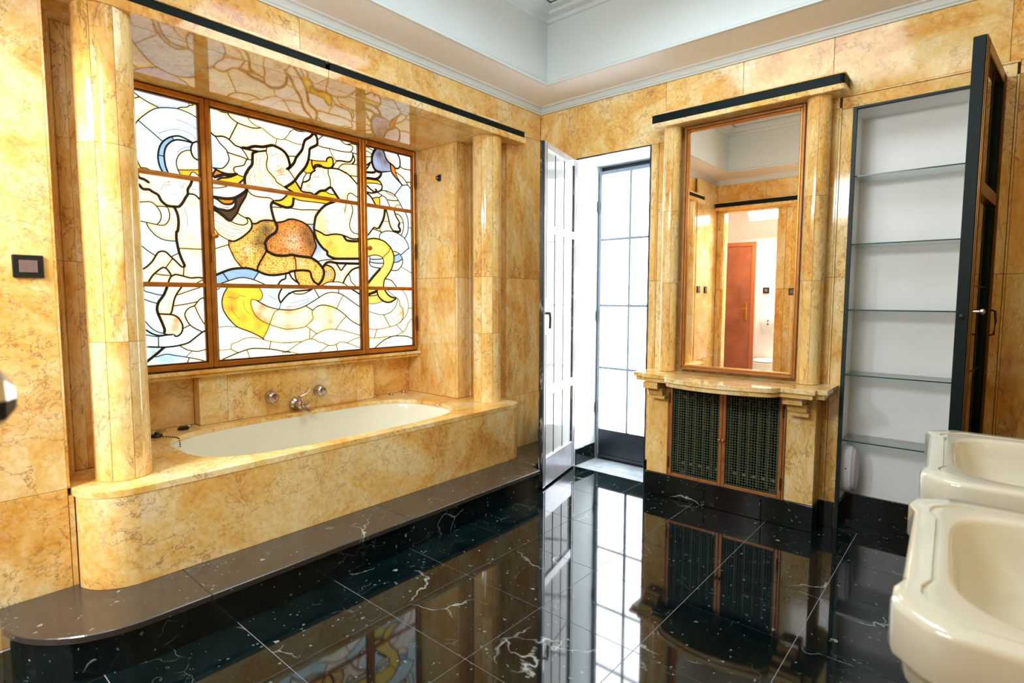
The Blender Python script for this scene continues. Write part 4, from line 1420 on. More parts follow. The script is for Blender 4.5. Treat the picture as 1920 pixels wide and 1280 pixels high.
def glass_mesh(name, mems, parent):
    me = bpy.data.meshes.new(name)
    vmap = {}
    vs, fs, cols, sc = [], [], [], []
    used = []
    for rid in mems:
        k = code.get(rid, 'w')
        loc = {}
        ecount = {}
        for f in regions[rid]:
            F = []
            for v in cfa[f]:
                if v not in loc:
                    loc[v] = len(vs)
                    y, z = cvn[v]
                    vs.append((GX, y / 1000, z / 1000))
                    c = PAL[k].copy()
                    d = dv[v]
                    if k in 'wcyfhqtgGsS':
                        h = math.exp(-d / 8.0) * .72
                        c = c * (1 - h) + c * np.array((.95, .58, .14)) * h
                    if k in 'sS':
                        h = math.exp(-d / 14.0) * .36
                        c = c * (1 - h) + c * np.array((.62, .26, .04)) * h
                    if k in 'bBlrp':
                        h = math.exp(-d / 6.0) * .35
                        c = c * (1 - h) + c * np.array((.5, .62, .66)) * h
                    for (bk, by, bz, br, bs) in blobs:
                        q = ((y - by) ** 2 + (z - bz) ** 2) / (br * br)
                        if q < 3:
                            h = bs * math.exp(-q * 1.3)
                            c = c * (1 - h) + PAL[bk] * h
                    cols += [c[0], c[1], c[2], 1.0]
                    sc.append(1.0 if k in 'sS' else (.35 if k == 't' else 0.0))
                F.append(loc[v])
            fs.append(tuple(F))
            for i in range(3):
                e = (min(F[i], F[(i + 1) % 3]), max(F[i], F[(i + 1) % 3]))
                ecount[e] = ecount.get(e, 0) + 1
        # glass thickness: a skirt behind the border
        back = {}
        for (a, b), n in ecount.items():
            if n == 1:
                for q in (a, b):
                    if q not in back:
                        back[q] = len(vs)
                        vs.append((GX - .004, vs[q][1], vs[q][2]))
                        cols += cols[4 * q:4 * q + 4]
                        sc.append(sc[q])
                fs.append((a, b, back[b], back[a]))
    me.from_pydata(vs, [], fs)
    ca_ = me.color_attributes.new('Col', 'FLOAT_COLOR', 'POINT')
    ca_.data.foreach_set('color', cols)
    sa_ = me.attributes.new('scaly', 'FLOAT', 'POINT')
    sa_.data.foreach_set('value', sc)
    me.materials.append(STAINED)
    # face the room
    bm = bmesh.new()
    bm.from_mesh(me)
    for f in bm.faces:
        f.normal_update()
        if abs(f.normal.x) > .9 and f.normal.x < 0:
            f.normal_flip()
    bm.to_mesh(me)
    bm.free()
    o = bpy.data.objects.new(name, me)
    C.objects.link(o)
    attach(o, parent)
    return o


for i in order[:290]:
    glass_mesh('glass_pane', [i], win)
if order[290:]:
    o = glass_mesh('glass_chips', order[290:], win)
    o['kind'] = 'stuff'


def strips(lines, mat, name, h, x):
    m = M()
    for wd, P in lines:
        P = [p for i, p in enumerate(P) if i == 0 or math.hypot(p[0] - P[i - 1][0], p[1] - P[i - 1][1]) > .3]
        rings_ = []
        for i, p in enumerate(P):
            a, b = P[max(i - 1, 0)], P[min(i + 1, len(P) - 1)]
            dx, dz = b[0] - a[0], b[1] - a[1]
            L = math.hypot(dx, dz) or 1
            nx, nz = -dz / L, dx / L
            w_ = wd / 2
            if wd > 8 and i in (0, len(P) - 1):
                w_ *= .45
            r_ = []
            for s, hh in ((-1, 0), (-.5, h), (.5, h), (1, 0)):
                yy = min(max(p[0] + nx * w_ * s, Y0), Y1)
                zz = min(max(p[1] + nz * w_ * s, Z0), Z1)
                r_.append((x + hh, yy / 1000, zz / 1000))
            rings_.append(r_)
        if len(rings_) > 1:
            m.loft(rings_, closed=False, cap0=False, cap1=False)
    o = obj(name, m, mat, win)
    o['kind'] = 'stuff'
    return o


LW = {1: 4.2, 2: 7.0, 3: 11.5, 4: 18.0}
cl = []
for k, P in leads:
    cur = []
    for p in P:
        ins = Y0 - 3 <= p[0] <= Y1 + 3 and Z0 - 3 <= p[1] <= Z1 + 3
        if ins:
            cur.append(p)
        elif cur:
            cl.append((k, cur))
            cur = []
    if cur:
        cl.append((k, cur))
cl = [(LW[k] * (.82 if P[0][0] < -2210 else (1.12 if P[0][0] > -1160 else 1)), P) for k, P in cl if len(P) > 1]
strips(cl, LEAD, 'lead_came', .003, GX + .0004)
strips([(2.2, catmull(parse(l))) for l in STROKES.strip().splitlines()], PAINT_LINE, 'painted_line', .0006, GX + .0003)

# ---------------------------------------------------------------- taps on the niche wall
for y, lab in ((-1.868, 'round chrome hot tap knob on the marble above the bath, left of the spout'), (-1.533, 'round chrome cold tap knob on the marble above the bath, right of the spout')):
    tp = thing('tap_knob', lab, 'tap', (-.72, y, .668), 'bath taps')
    obj('rosette', M().lathe([(.040, .001), (.040, .006), (.036, .012), (.024, .016)], (-.72, y, .668), 'x', 24), CHROME, tp, smooth=True)
    obj('handle', M().lathe([(.018, .014), (.018, .020), (.034, .024), (.037, .034), (.034, .050), (.026, .056), (.024, .058), (.002, .060)], (-.72, y, .668), 'x', 10), CHROME, tp, smooth=True, angle=25)
    dot = plain('tap_dot_' + ('red' if y < -1.6 else 'grey'), srgb(200, 60, 80) if y < -1.6 else srgb(150, 150, 155), .3)
    o = obj('centre_disc', M().lathe([(.010, .0595), (.010, .0625), (.001, .063)], (-.72, y, .668), 'x', 14), dot, tp)
    if y < -1.6:
        o['label'] = 'red dot in the middle of the hot tap'
mx = thing('bath_spout', 'chrome bath spout with a shower cradle of two thin curved arms, between the two taps', 'spout', (-.72, -1.70, .60))
c0 = (-.72, -1.705, .600)
obj('rosette', M().lathe([(.042, .001), (.042, .006), (.038, .020), (.024, .030)], c0, 'x', 24), CHROME, mx, smooth=True)
obj('body', M().lathe([(.018, .028), (.018, .05), (.026, .054), (.028, .066), (.024, .082), (.014, .088)], c0, 'x', 16).lathe([(.013, .0), (.015, .02), (.015, .05), (.009, .056)], (-.655, -1.70, .60), 'z', 12), CHROME, mx, smooth=True)
obj('diverter_knob', M().lathe([(.008, 0), (.008, .03), (.017, .034), (.019, .046), (.014, .058), (.003, .062)], (-.64, -1.69, .606), 'x', 12), CHROME, mx, smooth=True)
obj('spout', M().tube([(-.66, -1.70, .59), (-.635, -1.695, .572), (-.61, -1.685, .566), (-.59, -1.676, .566)], .012, 10, .013).lathe([(.012, .0), (.021, .002), (.022, .010), (.012, .016)], (-.585, -1.672, .560), 'z', 14), CHROME, mx, smooth=True)
for s in (-1, 1):
    obj('cradle_arm', M().tube([(-.655, -1.70, .655), (-.652, -1.70 + s * .02, .662), (-.650, -1.70 + s * .045, .672), (-.650, -1.70 + s * .062, .690), (-.648, -1.70 + s * .068, .712)], .003, 6, .004), CHROME, mx, smooth=True)

# ---------------------------------------------------------------- small things on the bath deck
DZ_ = .5525


def chrome_cap(x, y, label, r=.019):
    o = thing('chrome_cap', label, 'cap', (x, y, DZ_), 'chrome caps on the bath deck')
    obj('collar', M().lathe([(r, DZ_), (r, DZ_ + .010), (r * .93, DZ_ + .012)], (x, y, 0), n=18), CHROME, o, smooth=True)
    obj('top', M().lathe([(r * .93, DZ_ + .0122), (r * .8, DZ_ + .0135), (.001, DZ_ + .014)], (x, y, 0), n=18), DARK_VOID if False else CHROME, o)


chrome_cap(-.735, -2.49, 'small chrome cap at the near end of the bath deck, close behind the plug', .024)
chrome_cap(-.745, -2.345, 'small chrome cap in the near recess, close behind the round black stopper', .020)
chrome_cap(-.745, -.905, 'small chrome cap in the far recess, in the middle of three in a row', .020)
chrome_cap(-.755, -.775, 'small chrome cap in the far recess, nearest to the side wall', .020)
chrome_cap(-.765, -1.045, 'small chrome cap in the far recess, half hidden by the tap panel', .020)
plug = thing('bath_plug', 'black rubber plug with a bead chain lying at the near end of the bath deck', 'plug', (-.62, -2.545, DZ_))
obj('stopper', M().lathe([(.026, DZ_), (.030, DZ_ + .006), (.026, DZ_ + .014), (.010, DZ_ + .018), (.008, DZ_ + .026), (.001, DZ_ + .027)], (-.62, -2.545, 0), n=16), RUBBER, plug, smooth=True)
m = M()
for k in range(16):
    u = k / 15
    x, y = -.60 + .17 * u, -2.54 + .055 * math.sin(u * 2.2)
    z = DZ_ + .005 if u < .72 else DZ_ + .005 - (u - .72) * .12
    m.lathe([(.0005, -.004), (.0036, -.002), (.0036, .002), (.0005, .004)], (x, y, z), 'z', 6)
obj('chain', m, RUBBER, plug, smooth=True)
st2 = obj('rubber_stopper', M().lathe([(.026, DZ_), (.030, DZ_ + .004), (.030, DZ_ + .010), (.022, DZ_ + .016), (.002, DZ_ + .018)], (-.70, -2.386, 0), n=18), RUBBER, smooth=True)
tag(st2, 'round black rubber stopper in front of a chrome cap in the near recess', 'stopper')

hk = thing('robe_hook', 'small black metal hook high on the far side wall of the bath alcove', 'hook', (-.42, -.68, 2.19))
obj('plate', M().box(-.437, -.403, -.6865, -.6805, 2.165, 2.215), BLACK_PLASTIC, hk, bevel=.002)
obj('hook', M().tube([(-.42, -.686, 2.20), (-.42, -.705, 2.198), (-.42, -.716, 2.19), (-.42, -.712, 2.178)], .005, 8).tube([(-.43, -.686, 2.18), (-.43, -.70, 2.176), (-.43, -.706, 2.184)], .004, 8), BLACK_PLASTIC, hk, smooth=True)


def switch(name, label, face, a, z, w=.083, h=.083, rockers=1, group='light switches'):
    """face: ('x', pos, dir) or ('y', pos, dir)"""
    ax, pos, d = face

    def bx(a0, a1, z0, z1, t0, t1):
        return M().box(pos + d * t0, pos + d * t1, a0, a1, z0, z1) if ax == 'x' else M().box(a0, a1, pos + d * t0, pos + d * t1, z0, z1)
    o = thing(name, label, 'switch', (pos, a, z) if ax == 'x' else (a, pos, z), group)
    obj('cover_frame', bx(a - w / 2, a + w / 2, z - h / 2, z + h / 2, .0005, .009), BLACK_PLASTIC, o, bevel=.003)
    step_ = (w - .036) / rockers
    for k in range(rockers):
        q = a - w / 2 + .018 + step_ * k
        obj('rocker', bx(q + .0007, q + step_ - .0007, z - h / 2 + .019, z + h / 2 - .019, .0092, .0125), SWITCH_BROWN, o, bevel=.001)
    return o


switch('light_switch', 'black framed light switch with a brown rocker on the left marble wall', ('x', .0405, 1), -3.128, 1.412, .090)
switch('light_switch', 'black framed switch on the left wall, the nearer one, seen only in the mirror', ('x', .0405, 1), -3.345, 1.41, .078)
switch('light_switch', 'wide black framed double switch beside the closet doorway, seen in the mirror', ('y', RY + .0005, 1), .985, 1.385, .14, .08, 2)

# ---------------------------------------------------------------- garden door: outer steel glazing
g = thing('glazed_steel_door', 'closed outer steel garden door with eight bright frosted panes and a black foot panel', 'door', (.63, .30, 0))
X0, X1, YB = .3545, .938, .30
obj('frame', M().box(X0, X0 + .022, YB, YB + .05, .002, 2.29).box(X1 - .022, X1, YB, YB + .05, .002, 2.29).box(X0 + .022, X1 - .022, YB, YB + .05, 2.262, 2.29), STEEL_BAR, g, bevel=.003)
cols = [(X0 + .022, .619), (.637, X1 - .022)]
zz = [.247, .745, 1.243, 1.76, 2.262]
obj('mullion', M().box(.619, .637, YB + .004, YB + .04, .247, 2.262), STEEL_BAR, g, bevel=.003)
for z in zz[1:4]:
    for a, b in cols:
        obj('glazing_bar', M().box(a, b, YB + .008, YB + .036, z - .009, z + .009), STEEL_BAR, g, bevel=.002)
for i in range(4):
    for a, b in cols:
        z0 = zz[i] + (.009 if i else 0)
        z1 = zz[i + 1] - (.009 if i < 3 else 0)
        obj('window_pane', M().box(a + .0005, b - .0005, YB + .020, YB + .026, z0, z1), DAY, g)
obj('foot_panel', M().box(X0 + .022, X1 - .022, YB + .006, YB + .044, .02, .247), STEEL_BLACK, g, bevel=.002)
obj('drip_rail', M().box(X0 + .022, X1 - .022, YB - .008, YB + .004, .018, .038), STEEL_BLACK, g, bevel=.002)
for z in (2.02, 1.16, .42):
    obj('hinge', M().tube([(X0 + .002, YB - .006, z - .04), (X0 + .002, YB - .006, z + .04)], .0075, 8), STEEL_BLACK, g, smooth=True)
obj('lever', M().tube([(X1 - .035, YB, .88), (X1 - .035, YB - .03, .88), (X1 - .08, YB - .035, .88)], .006, 8), STEEL_BLACK, g, smooth=True)
struct('wall_outside', M().box(.30, .98, .36, .40, -.05, 2.35), STEEL_BLACK)

# ---------------------------------------------------------------- hinged leaves


def leaf(name, label, hinge, direction, w, zb, zt, th, face_m, edge_m, glass_m, rails, side, lead=True, bottom=None, knobs=True):
    """local frame: +x from hinge to free edge, y = 0 is the face looking at the camera, -y*side into the leaf"""
    root = thing(name, label, 'door', (hinge[0], hinge[1], zb))
    d = Vector((direction[0], direction[1], 0)).normalized()
    nrm = Vector((-d.y, d.x, 0)) * side
    X = Matrix(((d.x, nrm.x, 0, hinge[0]), (d.y, nrm.y, 0, hinge[1]), (0, 0, 1, 0), (0, 0, 0, 1)))
    st = .048

    def pt(nm, m, mat, par=root, **kw):
        return obj(nm, m, mat, par, xf=X, **kw)
    core = M()
    for a, b in ((0, st), (w - st, w)):
        core.box(a, b, -th, -.004, zb, zt)
    pt('stile_core', core, edge_m, bevel=.002)
    zr = [(zt - st, zt)] + list(rails)
    if bottom:
        zr.append((zb, zb + bottom))
    for a, b in zr:
        pt('rail', M().box(st, w - st, -th, 0, a, b), face_m, bevel=.003)
    for a, b in ((0, st), (w - st + .003, w - .004)):
        pt('stile', M().box(a, b, -.0038, .0, zb, zt), face_m, bevel=.001)
    for a, b in ((.004, .012), (st - .012, st - .004), (w - st + .006, w - st + .013), (w - .016, w - .009)):
        pt('bead', M().box(a, b, .0002, .004, zb + .01, zt - .01), face_m, bevel=.001)
    zs = sorted(zr)
    for (a0, a1), (b0, b1) in zip(zs[:-1], zs[1:]):
        pt('window_pane', M().box(st, w - st, -th * .55, -th * .55 + .004, a1, b0), glass_m)
        if lead:
            m = M()
            for q in (.34, .67):
                x = st + (w - 2 * st) * q
                m.box(x - .0022, x + .0022, -th * .55 + .0042, -th * .55 + .0075, a1, b0)
            n = max(1, round((b0 - a1) / .42))
            for q in range(1, n):
                z = a1 + (b0 - a1) * q / n
                m.box(st, w - st, -th * .55 + .0042, -th * .55 + .0072, z - .002, z + .002)
            pt('lead_came', m, LEAD)
    for z in (zb + .3, (zb + zt) / 2, zt - .35):
        pt('hinge', M().tube([(-.008, -.006, z - .05), (-.008, -.006, z + .05)], .008, 8).tube([(-.008, -.006, z + .051), (-.008, -.006, z + .062)], .005, 8), BRONZE_DARK, smooth=True)
    return root, X


lf, X = leaf('open_door_leaf', 'open inner garden door leaf with white metal rails and a chipped black edge', (.356, -.014), (.150, -.600), .606, .012, 2.318, .034,
             LEAF_FACE, LEAF_EDGE, LEAF_GLASS, ((1.735, 1.79), (.640, .705)), 1, bottom=.20)
obj('lock_plate', M().box(.568, .602, .0005, .006, 1.06, 1.30), LEAF_FACE, lf, xf=X, bevel=.002)
obj('door_handle', M().lathe([(.009, 0), (.009, .03)], (.585, .006, 1.20), 'y', 10).tube([(.585, .034, 1.205), (.586, .038, 1.17), (.585, .036, 1.10)], .0085, 8), BLACK_PLASTIC, lf, xf=X, smooth=True)

rl, X2 = leaf('open_cabinet_door', 'tall open cabinet door of bronze and glass with painted-in shade, beside the shelf recess', (2.742, -.022), (-.062, -.58), .585, .02, 2.338, .046,
              BRONZE_DARK, DARK_GREEN, SHADE_GLASS, ((1.735, 1.79), (.55, .60)), 1, bottom=.06)  # unlit look of this leaf put into dark bronze and pane tint
obj('knob', M().lathe([(.007, 0), (.007, .022), (.012, .026), (.013, .034), (.004, .040)], (.555, .004, 1.25), 'y', 12), CHROME, rl, xf=X2, smooth=True)
obj('latch_bolt', M().lathe([(.006, 0), (.006, .012), (.009, .014), (.002, .018)], (.586, -.026, 1.23), (Vector((0, 1, 0)), Vector((0, 0, 1)), Vector((1, 0, 0))), 10), BLACK_PLASTIC, rl, xf=X2, smooth=True)
obj('pull_handle', M().tube([(.04, .004, 1.25), (.04, .022, 1.245), (.04, .026, 1.20), (.04, .022, 1.135), (.04, .004, 1.13)], .005, 8), BLACK_PLASTIC, rl, xf=X2, smooth=True)

# ---------------------------------------------------------------- hood, mirror, shelf, cupboard


def stone_hood(label, x0, x1, ywall, d, z, depth, loc):
    h = thing('mirror_hood' if d < 0 else 'doorway_hood', label, 'hood', loc)
    yf = ywall + d * depth
    r = .02
    def shape(ins, x0=x0, x1=x1):
        a, b = x0 + ins, x1 - ins
        f = yf - d * ins
        return [(a, ywall + d * .001), (a, f - d * r)] + [(a + r * (1 - math.cos(t)), f - d * r * (1 - math.sin(t))) for t in (PI / 6, PI / 3, PI / 2)] + \
               [(b - r * (1 - math.cos(t)), f - d * r * (1 - math.sin(t))) for t in (PI / 2, PI / 3, PI / 6)] + [(b, f - d * r), (b, ywall + d * .001)]
    obj('lower_slab', M().prism(shape(0), z, z + .030), MARBLE_GLOSS, h, bevel=.002)
    obj('black_band', M().prism(shape(.006), z + .0302, z + .080), BLACK_BAND, h)
    obj('top_slab', M().prism(shape(0), z + .0802, z + .088), MARBLE, h, bevel=.002)
    return h


stone_hood('marble hood with a black stripe over the mirror', 1.008, 2.11, -.0005, -1, 2.390, .150, (1.56, -.08, 2.39))
stone_hood('marble hood with a black stripe over the closet doorway, seen in the mirror', .045, 1.03, RY + .0005, 1, 2.40, .13, (.54, RY + .07, 2.40))

mr = thing('wall_mirror', 'tall bronze framed wall mirror above the marble shelf', 'mirror', (1.553, -.03, .845))
mx0, mx1, mz0, mz1 = 1.2, 1.905, .838, 2.386
b = .016
obj('mirror_frame', M().box(mx0, mx0 + b, -.048, -.0185, mz0, mz1).box(mx1 - b, mx1, -.048, -.0185, mz0, mz1).box(mx0 + b, mx1 - b, -.048, -.0185, mz1 - b, mz1).box(mx0 + b, mx1 - b, -.048, -.0185, mz0, mz0 + b), BRONZE_DULL, mr, bevel=.003)
i = .012
a0, a1, c0_, c1_ = mx0 + b, mx1 - b, mz0 + b, mz1 - b
obj('inner_bead', M().box(a0, a0 + i, -.042, -.0185, c0_, c1_).box(a1 - i, a1, -.042, -.0185, c0_, c1_).box(a0 + i, a1 - i, -.042, -.0185, c1_ - i, c1_).box(a0 + i, a1 - i, -.042, -.0185, c0_, c0_ + i), BRONZE, mr, bevel=.003)
obj('mirror_glass', M().box(a0 + i, a1 - i, -.026, -.0185, c0_ + i, c1_ - i), MIRROR, mr)

cup = thing('radiator_cupboard', 'marble radiator cupboard with twin wire mesh doors under the mirror', 'cupboard', (1.54, -.08, 0))
for x0, x1 in ((1.028, 1.44), (1.44, 1.78), (1.78, 2.052)):
    obj('plinth_slab', M().box(x0 + G, x1 - G, -.165, -.001, .001, .148), BLACK_BASE, cup, bevel=.002)
obj('plinth_return', M().box(.951, 1.027, -.03, -.001, .001, .175), BLACK_BASE, cup, bevel=.002)
for x0, x1 in ((1.037, 1.180), (1.896, 2.045)):
    obj('jamb_slab', M().box(x0, x1, -.150, -.13, .1485, .768), MARBLE_V, cup, bevel=.0015)
obj('side_slab', M().box(2.027, 2.045, -.1295, -.001, .1485, .768), MARBLE_V, cup, bevel=.001)
obj('side_slab', M().box(1.037, 1.055, -.1295, -.001, .1485, .768), MARBLE_V, cup, bevel=.001)
obj('cavity', M().box(1.0555, 2.0265, -.012, -.002, .1485, .768).box(1.056, 2.026, -.129, -.012, .758, .768), DARK_VOID, cup)
obj('bronze_frame', M().box(1.181, 1.193, -.158, -.13, .130, .766).box(1.883, 1.895, -.158, -.13, .130, .766).box(1.193, 1.883, -.158, -.13, .130, .144), BRONZE_DULL, cup, bevel=.002)
for x0, x1, kx in ((1.194, 1.5375, 1.527), (1.5385, 1.882, 1.549)):
    y0, y1 = -.160, -.138
    s = .021
    dr = obj('door', M().box(x0, x0 + s, y0, y1, .146, .764).box(x1 - s, x1, y0, y1, .146, .764).box(x0 + s, x1 - s, y0, y1, .146, .146 + s).box(x0 + s, x1 - s, y0, y1, .764 - s, .764), BRONZE_DULL, cup, bevel=.003)
    m = M()
    n = 19
    for k in range(n):
        x = x0 + s + (x1 - x0 - 2 * s) * (k + .5) / n
        m.box(x - .0011, x + .0011, -.1492, -.1474, .146 + s, .764 - s)
    n = 35
    for k in range(n):
        z = .146 + s + (.618 - 2 * s) * (k + .5) / n
        m.box(x0 + s, x1 - s, -.1510, -.1492, z - .0011, z + .0011)
    o = obj('wire_mesh', m, WIRE, dr)
    o['kind'] = 'stuff'
    obj('knob', M().lathe([(.004, 0), (.004, -.010), (.009, -.013), (.009, -.019), (.003, -.022)], (kx, -.160, .440), 'y', 12), BRONZE_DULL, dr, smooth=True)
    hx = x0 + .002 if x0 < 1.3 else x1 - .002
    for z in (.24, .66):
        obj('hinge', M().tube([(hx, -.165, z - .035), (hx, -.165, z + .035)], .005, 8), BRONZE_DARK, dr, smooth=True)
# brackets
for x0 in (1.06, 1.90):
    x1 = x0 + .10
    o = obj('bracket', M().box(x0, x1, -.272, -.1505, .724, .766).prism([(-.1505, .676), (-.215, .676), (-.235, .7235), (-.1505, .7235)], x0 + .012, x1 + .012, 'x').box(x0 + .02, x1 + .02, -.205, -.1505, .652, .6755), MARBLE, cup, bevel=.002)

shelf_pts = [(.985, -.20), (.985, -.262), (1.06, -.262), (1.06, -.288), (1.232, -.288)]
shelf_pts += [(1.234, -.325), (1.245, -.360), (1.268, -.392), (1.30, -.412)]
shelf_pts += [(1.30 + .52 * k / 12, -.412 - .048 * math.sin(PI * k / 12)) for k in range(1, 12)]
shelf_pts += [(1.82, -.412), (1.858, -.400), (1.884, -.376), (1.898, -.345), (1.902, -.325), (2.072, -.325), (2.072, -.285), (2.122, -.285), (2.122, -.0065), (2.0, -.0065), (2.0, -.0005), (1.004, -.0005), (1.004, -.0045), (.985, -.0045)]
shf = thing('marble_shelf', 'bow fronted two layer marble shelf below the mirror', 'shelf', (1.55, -.2, .768))
obj('top_slab', M().prism(shelf_pts, .7945, .8215), MARBLE_GLOSS, shf, bevel=.004, smooth=True)
cx_, cy_ = 1.553, -.15
low = [(cx_ + (x - cx_) * .975, min(-.0005 if y > -.01 else y + .010, -.0005)) for x, y in shelf_pts]
obj('lower_slab', M().prism(low, .7685, .794), MARBLE, shf, bevel=.002, smooth=True)

rad = thing('radiator', 'olive cast radiator behind the wire mesh doors', 'radiator', (1.54, -.07, .149))
for k in range(12):
    x = 1.235 + k * .0555
    rings = []
    for z, s in ((.17, .6), (.18, 1), (.70, 1), (.71, .6)):
        rings.append([(x + math.cos(a) * .017 * s, -.070 + math.sin(a) * .042 * s, z) for a in [2 * PI * q / 10 for q in range(10)]])
    obj('section', M().loft(rings), RADIATOR, rad, smooth=True)
obj('pipe', M().tube([(1.10, -.07, .22), (1.98, -.07, .22)], .014, 8).tube([(1.10, -.07, .66), (1.86, -.07, .66)], .014, 8), RADIATOR, rad, smooth=True)
for fx_ in (1.25, 1.80):
    obj('foot', M().box(fx_, fx_ + .04, -.10, -.04, .1487, .18), RADIATOR, rad)

# ---------------------------------------------------------------- glass shelves and bulkhead lamp in the recess
names = ['lowest glass shelf in the white recess, just above the oval lamp', 'second glass shelf from the bottom in the white recess', 'middle glass shelf of the five in the white recess',
         'second glass shelf from the top in the white recess', 'topmost glass shelf in the white recess']
for z, lab in zip((.508, .880, 1.241, 1.601, 1.968), names):
    t_ = thing('glass_shelf', lab, 'shelf', (2.43, .13, z), 'glass shelves in the recess')
    obj('glass', M().box(2.1365, 2.7185, .034, .2335, z - .006, z), SHELF_GLASS, t_)
    o = obj('front_edge', M().box(2.1365, 2.7185, .030, .0338, z - .006, z), SHELF_EDGE, t_)
    o['label'] = 'dark green polished front edge of the glass'
bl = thing('bulkhead_lamp', 'oval white bulkhead lamp on the side of the recess under the lowest shelf', 'lamp', (2.137, .125, .325))


def oval(cx, y, z, ry, rz, x, n=28):
    out = []
    for k in range(n):
        a = 2 * PI * k / n
        c, s = math.cos(a), math.sin(a)
        out.append((x, y + ry * math.copysign(abs(c) ** .8, c), z + rz * math.copysign(abs(s) ** .75, s)))
    return out


L = (.125, .325)
obj('housing', M().loft([oval(0, *L, .066, .132, 2.1368), oval(0, *L, .070, .136, 2.155), oval(0, *L, .068, .134, 2.178), oval(0, *L, .060, .127, 2.188)]), LAMP_WHITE, bl, smooth=True)
obj('lens', M().loft([oval(0, *L, .057, .124, 2.1885), oval(0, *L, .052, .116, 2.204), oval(0, *L, .036, .094, 2.214), oval(0, *L, .008, .03, 2.218)]), LAMP_LENS, bl, smooth=True)
obj('screw', M().lathe([(.004, 0), (.004, .004)], (2.165, .052, .34), 'y', 8), BLACK_PLASTIC, bl)

# ---------------------------------------------------------------- wash basins


def radial(poly, c, n):
    """resample a star-shaped polygon at n equal angles"""
    out = []
    for k in range(n):
        a = 2 * PI * k / n + .0001
        d = (math.cos(a), math.sin(a))
        best = 0
        for i in range(len(poly)):
            p, q = poly[i], poly[(i + 1) % len(poly)]
            ex, ey = q[0] - p[0], q[1] - p[1]
            den = d[0] * ey - d[1] * ex
            if abs(den) < 1e-9:
                continue
            px, py = p[0] - c[0], p[1] - c[1]
            t_ = (px * ey - py * ex) / den
            u = (px * d[1] - py * d[0]) / den
            if t_ > 0 and -1e-6 <= u <= 1 + 1e-6:
                best = max(best, t_)
        out.append((c[0] + d[0] * best, c[1] + d[1] * best))
    return out


def washbasin(label, xf, xw, y0, y1, top, skew):
    root = thing('washbasin', label, 'sink', ((xf + xw) / 2, (y0 + y1) / 2, 0), 'pedestal washbasins')
    c = ((xf + xw) / 2, (y0 + y1) / 2)
    n = 96

    def outline(ins, ch=.062, notch=True):
        a, b, e, f = xf + ins, xw - ins * .3, y0 + ins, y1 - ins
        k = .012 if notch else 0
        return [(b, e), (a + ch, e), (a, e + ch), (a, e + ch + .055), (a + k, e + ch + .062), (a + k, f - ch - .062), (a, f - ch - .055), (a, f - ch), (a + ch, f), (b, f)]

    def R(ins, z, **kw):
        return [(x, y, z) for x, y in radial(outline(ins, **kw), c, n)]
    bc = (c[0] - .005, c[1])
    ax_, by_ = (xw - xf) / 2 - .085, (y1 - y0) / 2 - .092

    def B(s, z, e=4.2, dx=0):
        out = []
        for k in range(n):
            a = 2 * PI * k / n + .0001
            cc, ss = math.cos(a), math.sin(a)
            r = (abs(cc / (ax_ * s)) ** e + abs(ss / (by_ * s)) ** e) ** (-1 / e)
            out.append((bc[0] + dx + cc * r, bc[1] + ss * r, z))
        return out
    rings = [R(.16, top - .235, notch=False), R(.085, top - .205, notch=False), R(.040, top - .165, notch=False), R(.020, top - .13, notch=False), R(.016, top - .088, notch=False),
             R(.016, top - .0865, notch=False), R(.001, top - .085), R(0, top - .080), R(0, top - .012), R(.003, top - .004), R(.010, top),
             R(.040, top), R(.0415, top - .006), R(.0455, top - .006), R(.047, top - .002), R(.056, top - .002)]
    rings += [B(1.04, top - .002), B(1.01, top - .004), B(.99, top - .014), B(.97, top - .05), B(.93, top - .10, 3.6), B(.84, top - .145, 3.0), B(.58, top - .168, 2.4), B(.25, top - .176, 2.2), B(.06, top - .178, 2)]
    ym = (y0 + y1) / 2
    rings = [[(x + (y - ym) * skew * min(1, (xw - x) / (xw - xf)), y, z) for x, y, z in r] for r in rings]
    obj('bowl', M().loft(rings, cap0=True, cap1=True), PORCELAIN, root, smooth=True, angle=50)
    pr = []
    for z, s in ((.001, 1.15), (.05, 1.12), (.09, .95), (.35, .80), (top - .30, .86), (top - .236, 1.05)):
        pr.append([(c[0] + .05 + math.cos(a) * .105 * s, c[1] + math.sin(a) * .13 * s, z) for a in [2 * PI * k / 8 + PI / 8 for k in range(8)]])
    obj('pedestal', M().loft(pr), PORCELAIN, root, bevel=.006)
    obj('drain', M().lathe([(.022, top - .1775), (.022, top - .1765), (.004, top - .1775)], (bc[0], bc[1], 0), n=16), CHROME, root)
    return root


washbasin('cream pedestal washbasin nearer to the camera', 2.630, 3.249, -2.545, -1.835, .82, -.045)
washbasin('cream pedestal washbasin farther away, by the cabinet door', 2.600, 3.249, -1.690, -.935, .82, -.050)

# ---------------------------------------------------------------- open room door with its knob at the left edge of the picture
dl = thing('room_door', 'open room door folded back near the left edge, only its faceted chrome knob in view', 'door', (1.5, -3.58, 0))
obj('door_panel', M().box(1.15, 1.98, -3.60, -3.56, .01, 2.2), WHITE_PAINT, dl, bevel=.003)
kc = (1.925, -3.56, 1.19)
obj('rose', M().lathe([(.026, .0005), (.026, .008)], kc, 'y', 18), CHROME, dl)
obj('knob', M().lathe([(.010, .008), (.010, .06), (.026, .072), (.034, .088), (.036, .104), (.030, .120), (.016, .130), (.002, .133)], kc, 'y', 8), CHROME, dl, smooth=True, angle=20)

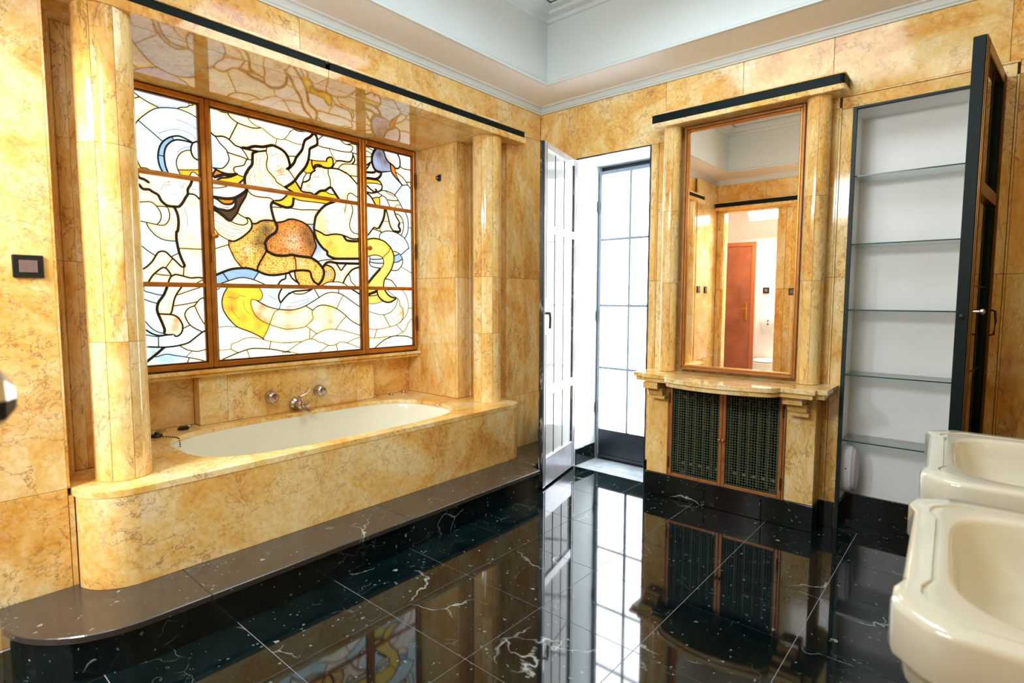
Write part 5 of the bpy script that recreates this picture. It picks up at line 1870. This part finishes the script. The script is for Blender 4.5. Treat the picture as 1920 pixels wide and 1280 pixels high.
# ---------------------------------------------------------------- things in the closet, seen in the mirror
cd = thing('closet_door', 'brown wooden closet door seen in the mirror', 'door', (-.28, -4.94, 0))
obj('door_frame', M().box(-.70, -.65, -4.959, -4.93, .001, 2.12).box(.085, .14, -4.959, -4.93, .001, 2.12).box(-.65, .085, -4.959, -4.93, 2.06, 2.12), WOOD_FRAME, cd, bevel=.003)
obj('door_panel', M().box(-.649, .084, -4.955, -4.936, .01, 2.059), WOOD, cd)
obj('handle_plate', M().box(.000, .036, -4.9355, -4.930, .99, 1.24), BRASS, cd, bevel=.004)
obj('lever', M().tube([(.018, -4.93, 1.15), (.018, -4.90, 1.15), (-.04, -4.895, 1.155), (-.09, -4.895, 1.15)], .008, 8), BRASS, cd, smooth=True)
PX = .36
dp = thing('paper_dispenser', 'round white paper roll dispenser on the closet wall, seen in the mirror', 'dispenser', (PX, -4.95, .97))
obj('cover', M().lathe([(.130, .002), (.135, .03), (.128, .09), (.10, .105), (.002, .108)], (PX, -4.96, .97), 'y', 28), WHITE_PAINT, dp, smooth=True)
for lz in (.99, .94):
    obj('lock', M().lathe([(.010, .106), (.010, .112)], (PX, -4.96, lz), 'y', 10), BLACK_PLASTIC, dp)
obj('outlet', M().box(PX - .06, PX + .06, -4.955, -4.87, .82, .85), WHITE_PAINT, dp, bevel=.006)
switch('light_switch', 'small dark switch on the white closet wall, seen in the mirror', ('y', -4.9595, 1), .29, 1.42, .085)
switch('light_switch', 'dark double switch on the closet wall by the doorway edge, seen in the mirror', ('y', -4.9595, 1), .62, 1.42, .11, .08, 2)
tl = thing('toilet', 'white toilet with its lid down in the closet, seen in the mirror', 'toilet', (.40, -4.7, 0))
TX = .42
obj('bowl', M().loft([[(TX + math.cos(a) * .12 * s, -4.72 + math.sin(a) * .15 * s, z) for a in [2 * PI * k / 20 for k in range(20)]] for s, z in ((.8, .001), (.75, .12), (1.3, .34), (1.55, .40), (1.2, .40), (.9, .30), (.3, .2))]), WHITE_PAINT, tl, smooth=True)
obj('seat', M().loft([[(TX + math.cos(a) * .19 * s, -4.72 + math.sin(a) * .235 * s, z) for a in [2 * PI * k / 24 for k in range(24)]] for s, z in ((1.0, .402), (1.02, .41), (1.0, .425), (.5, .43))]), WHITE_PAINT, tl, smooth=True)
obj('lid', M().loft([[(TX + math.cos(a) * .19 * s, -4.72 + math.sin(a) * .235 * s, z) for a in [2 * PI * k / 24 for k in range(24)]] for s, z in ((1.0, .432), (1.01, .44), (.98, .452), (.4, .458))]), WHITE_PAINT, tl, smooth=True)
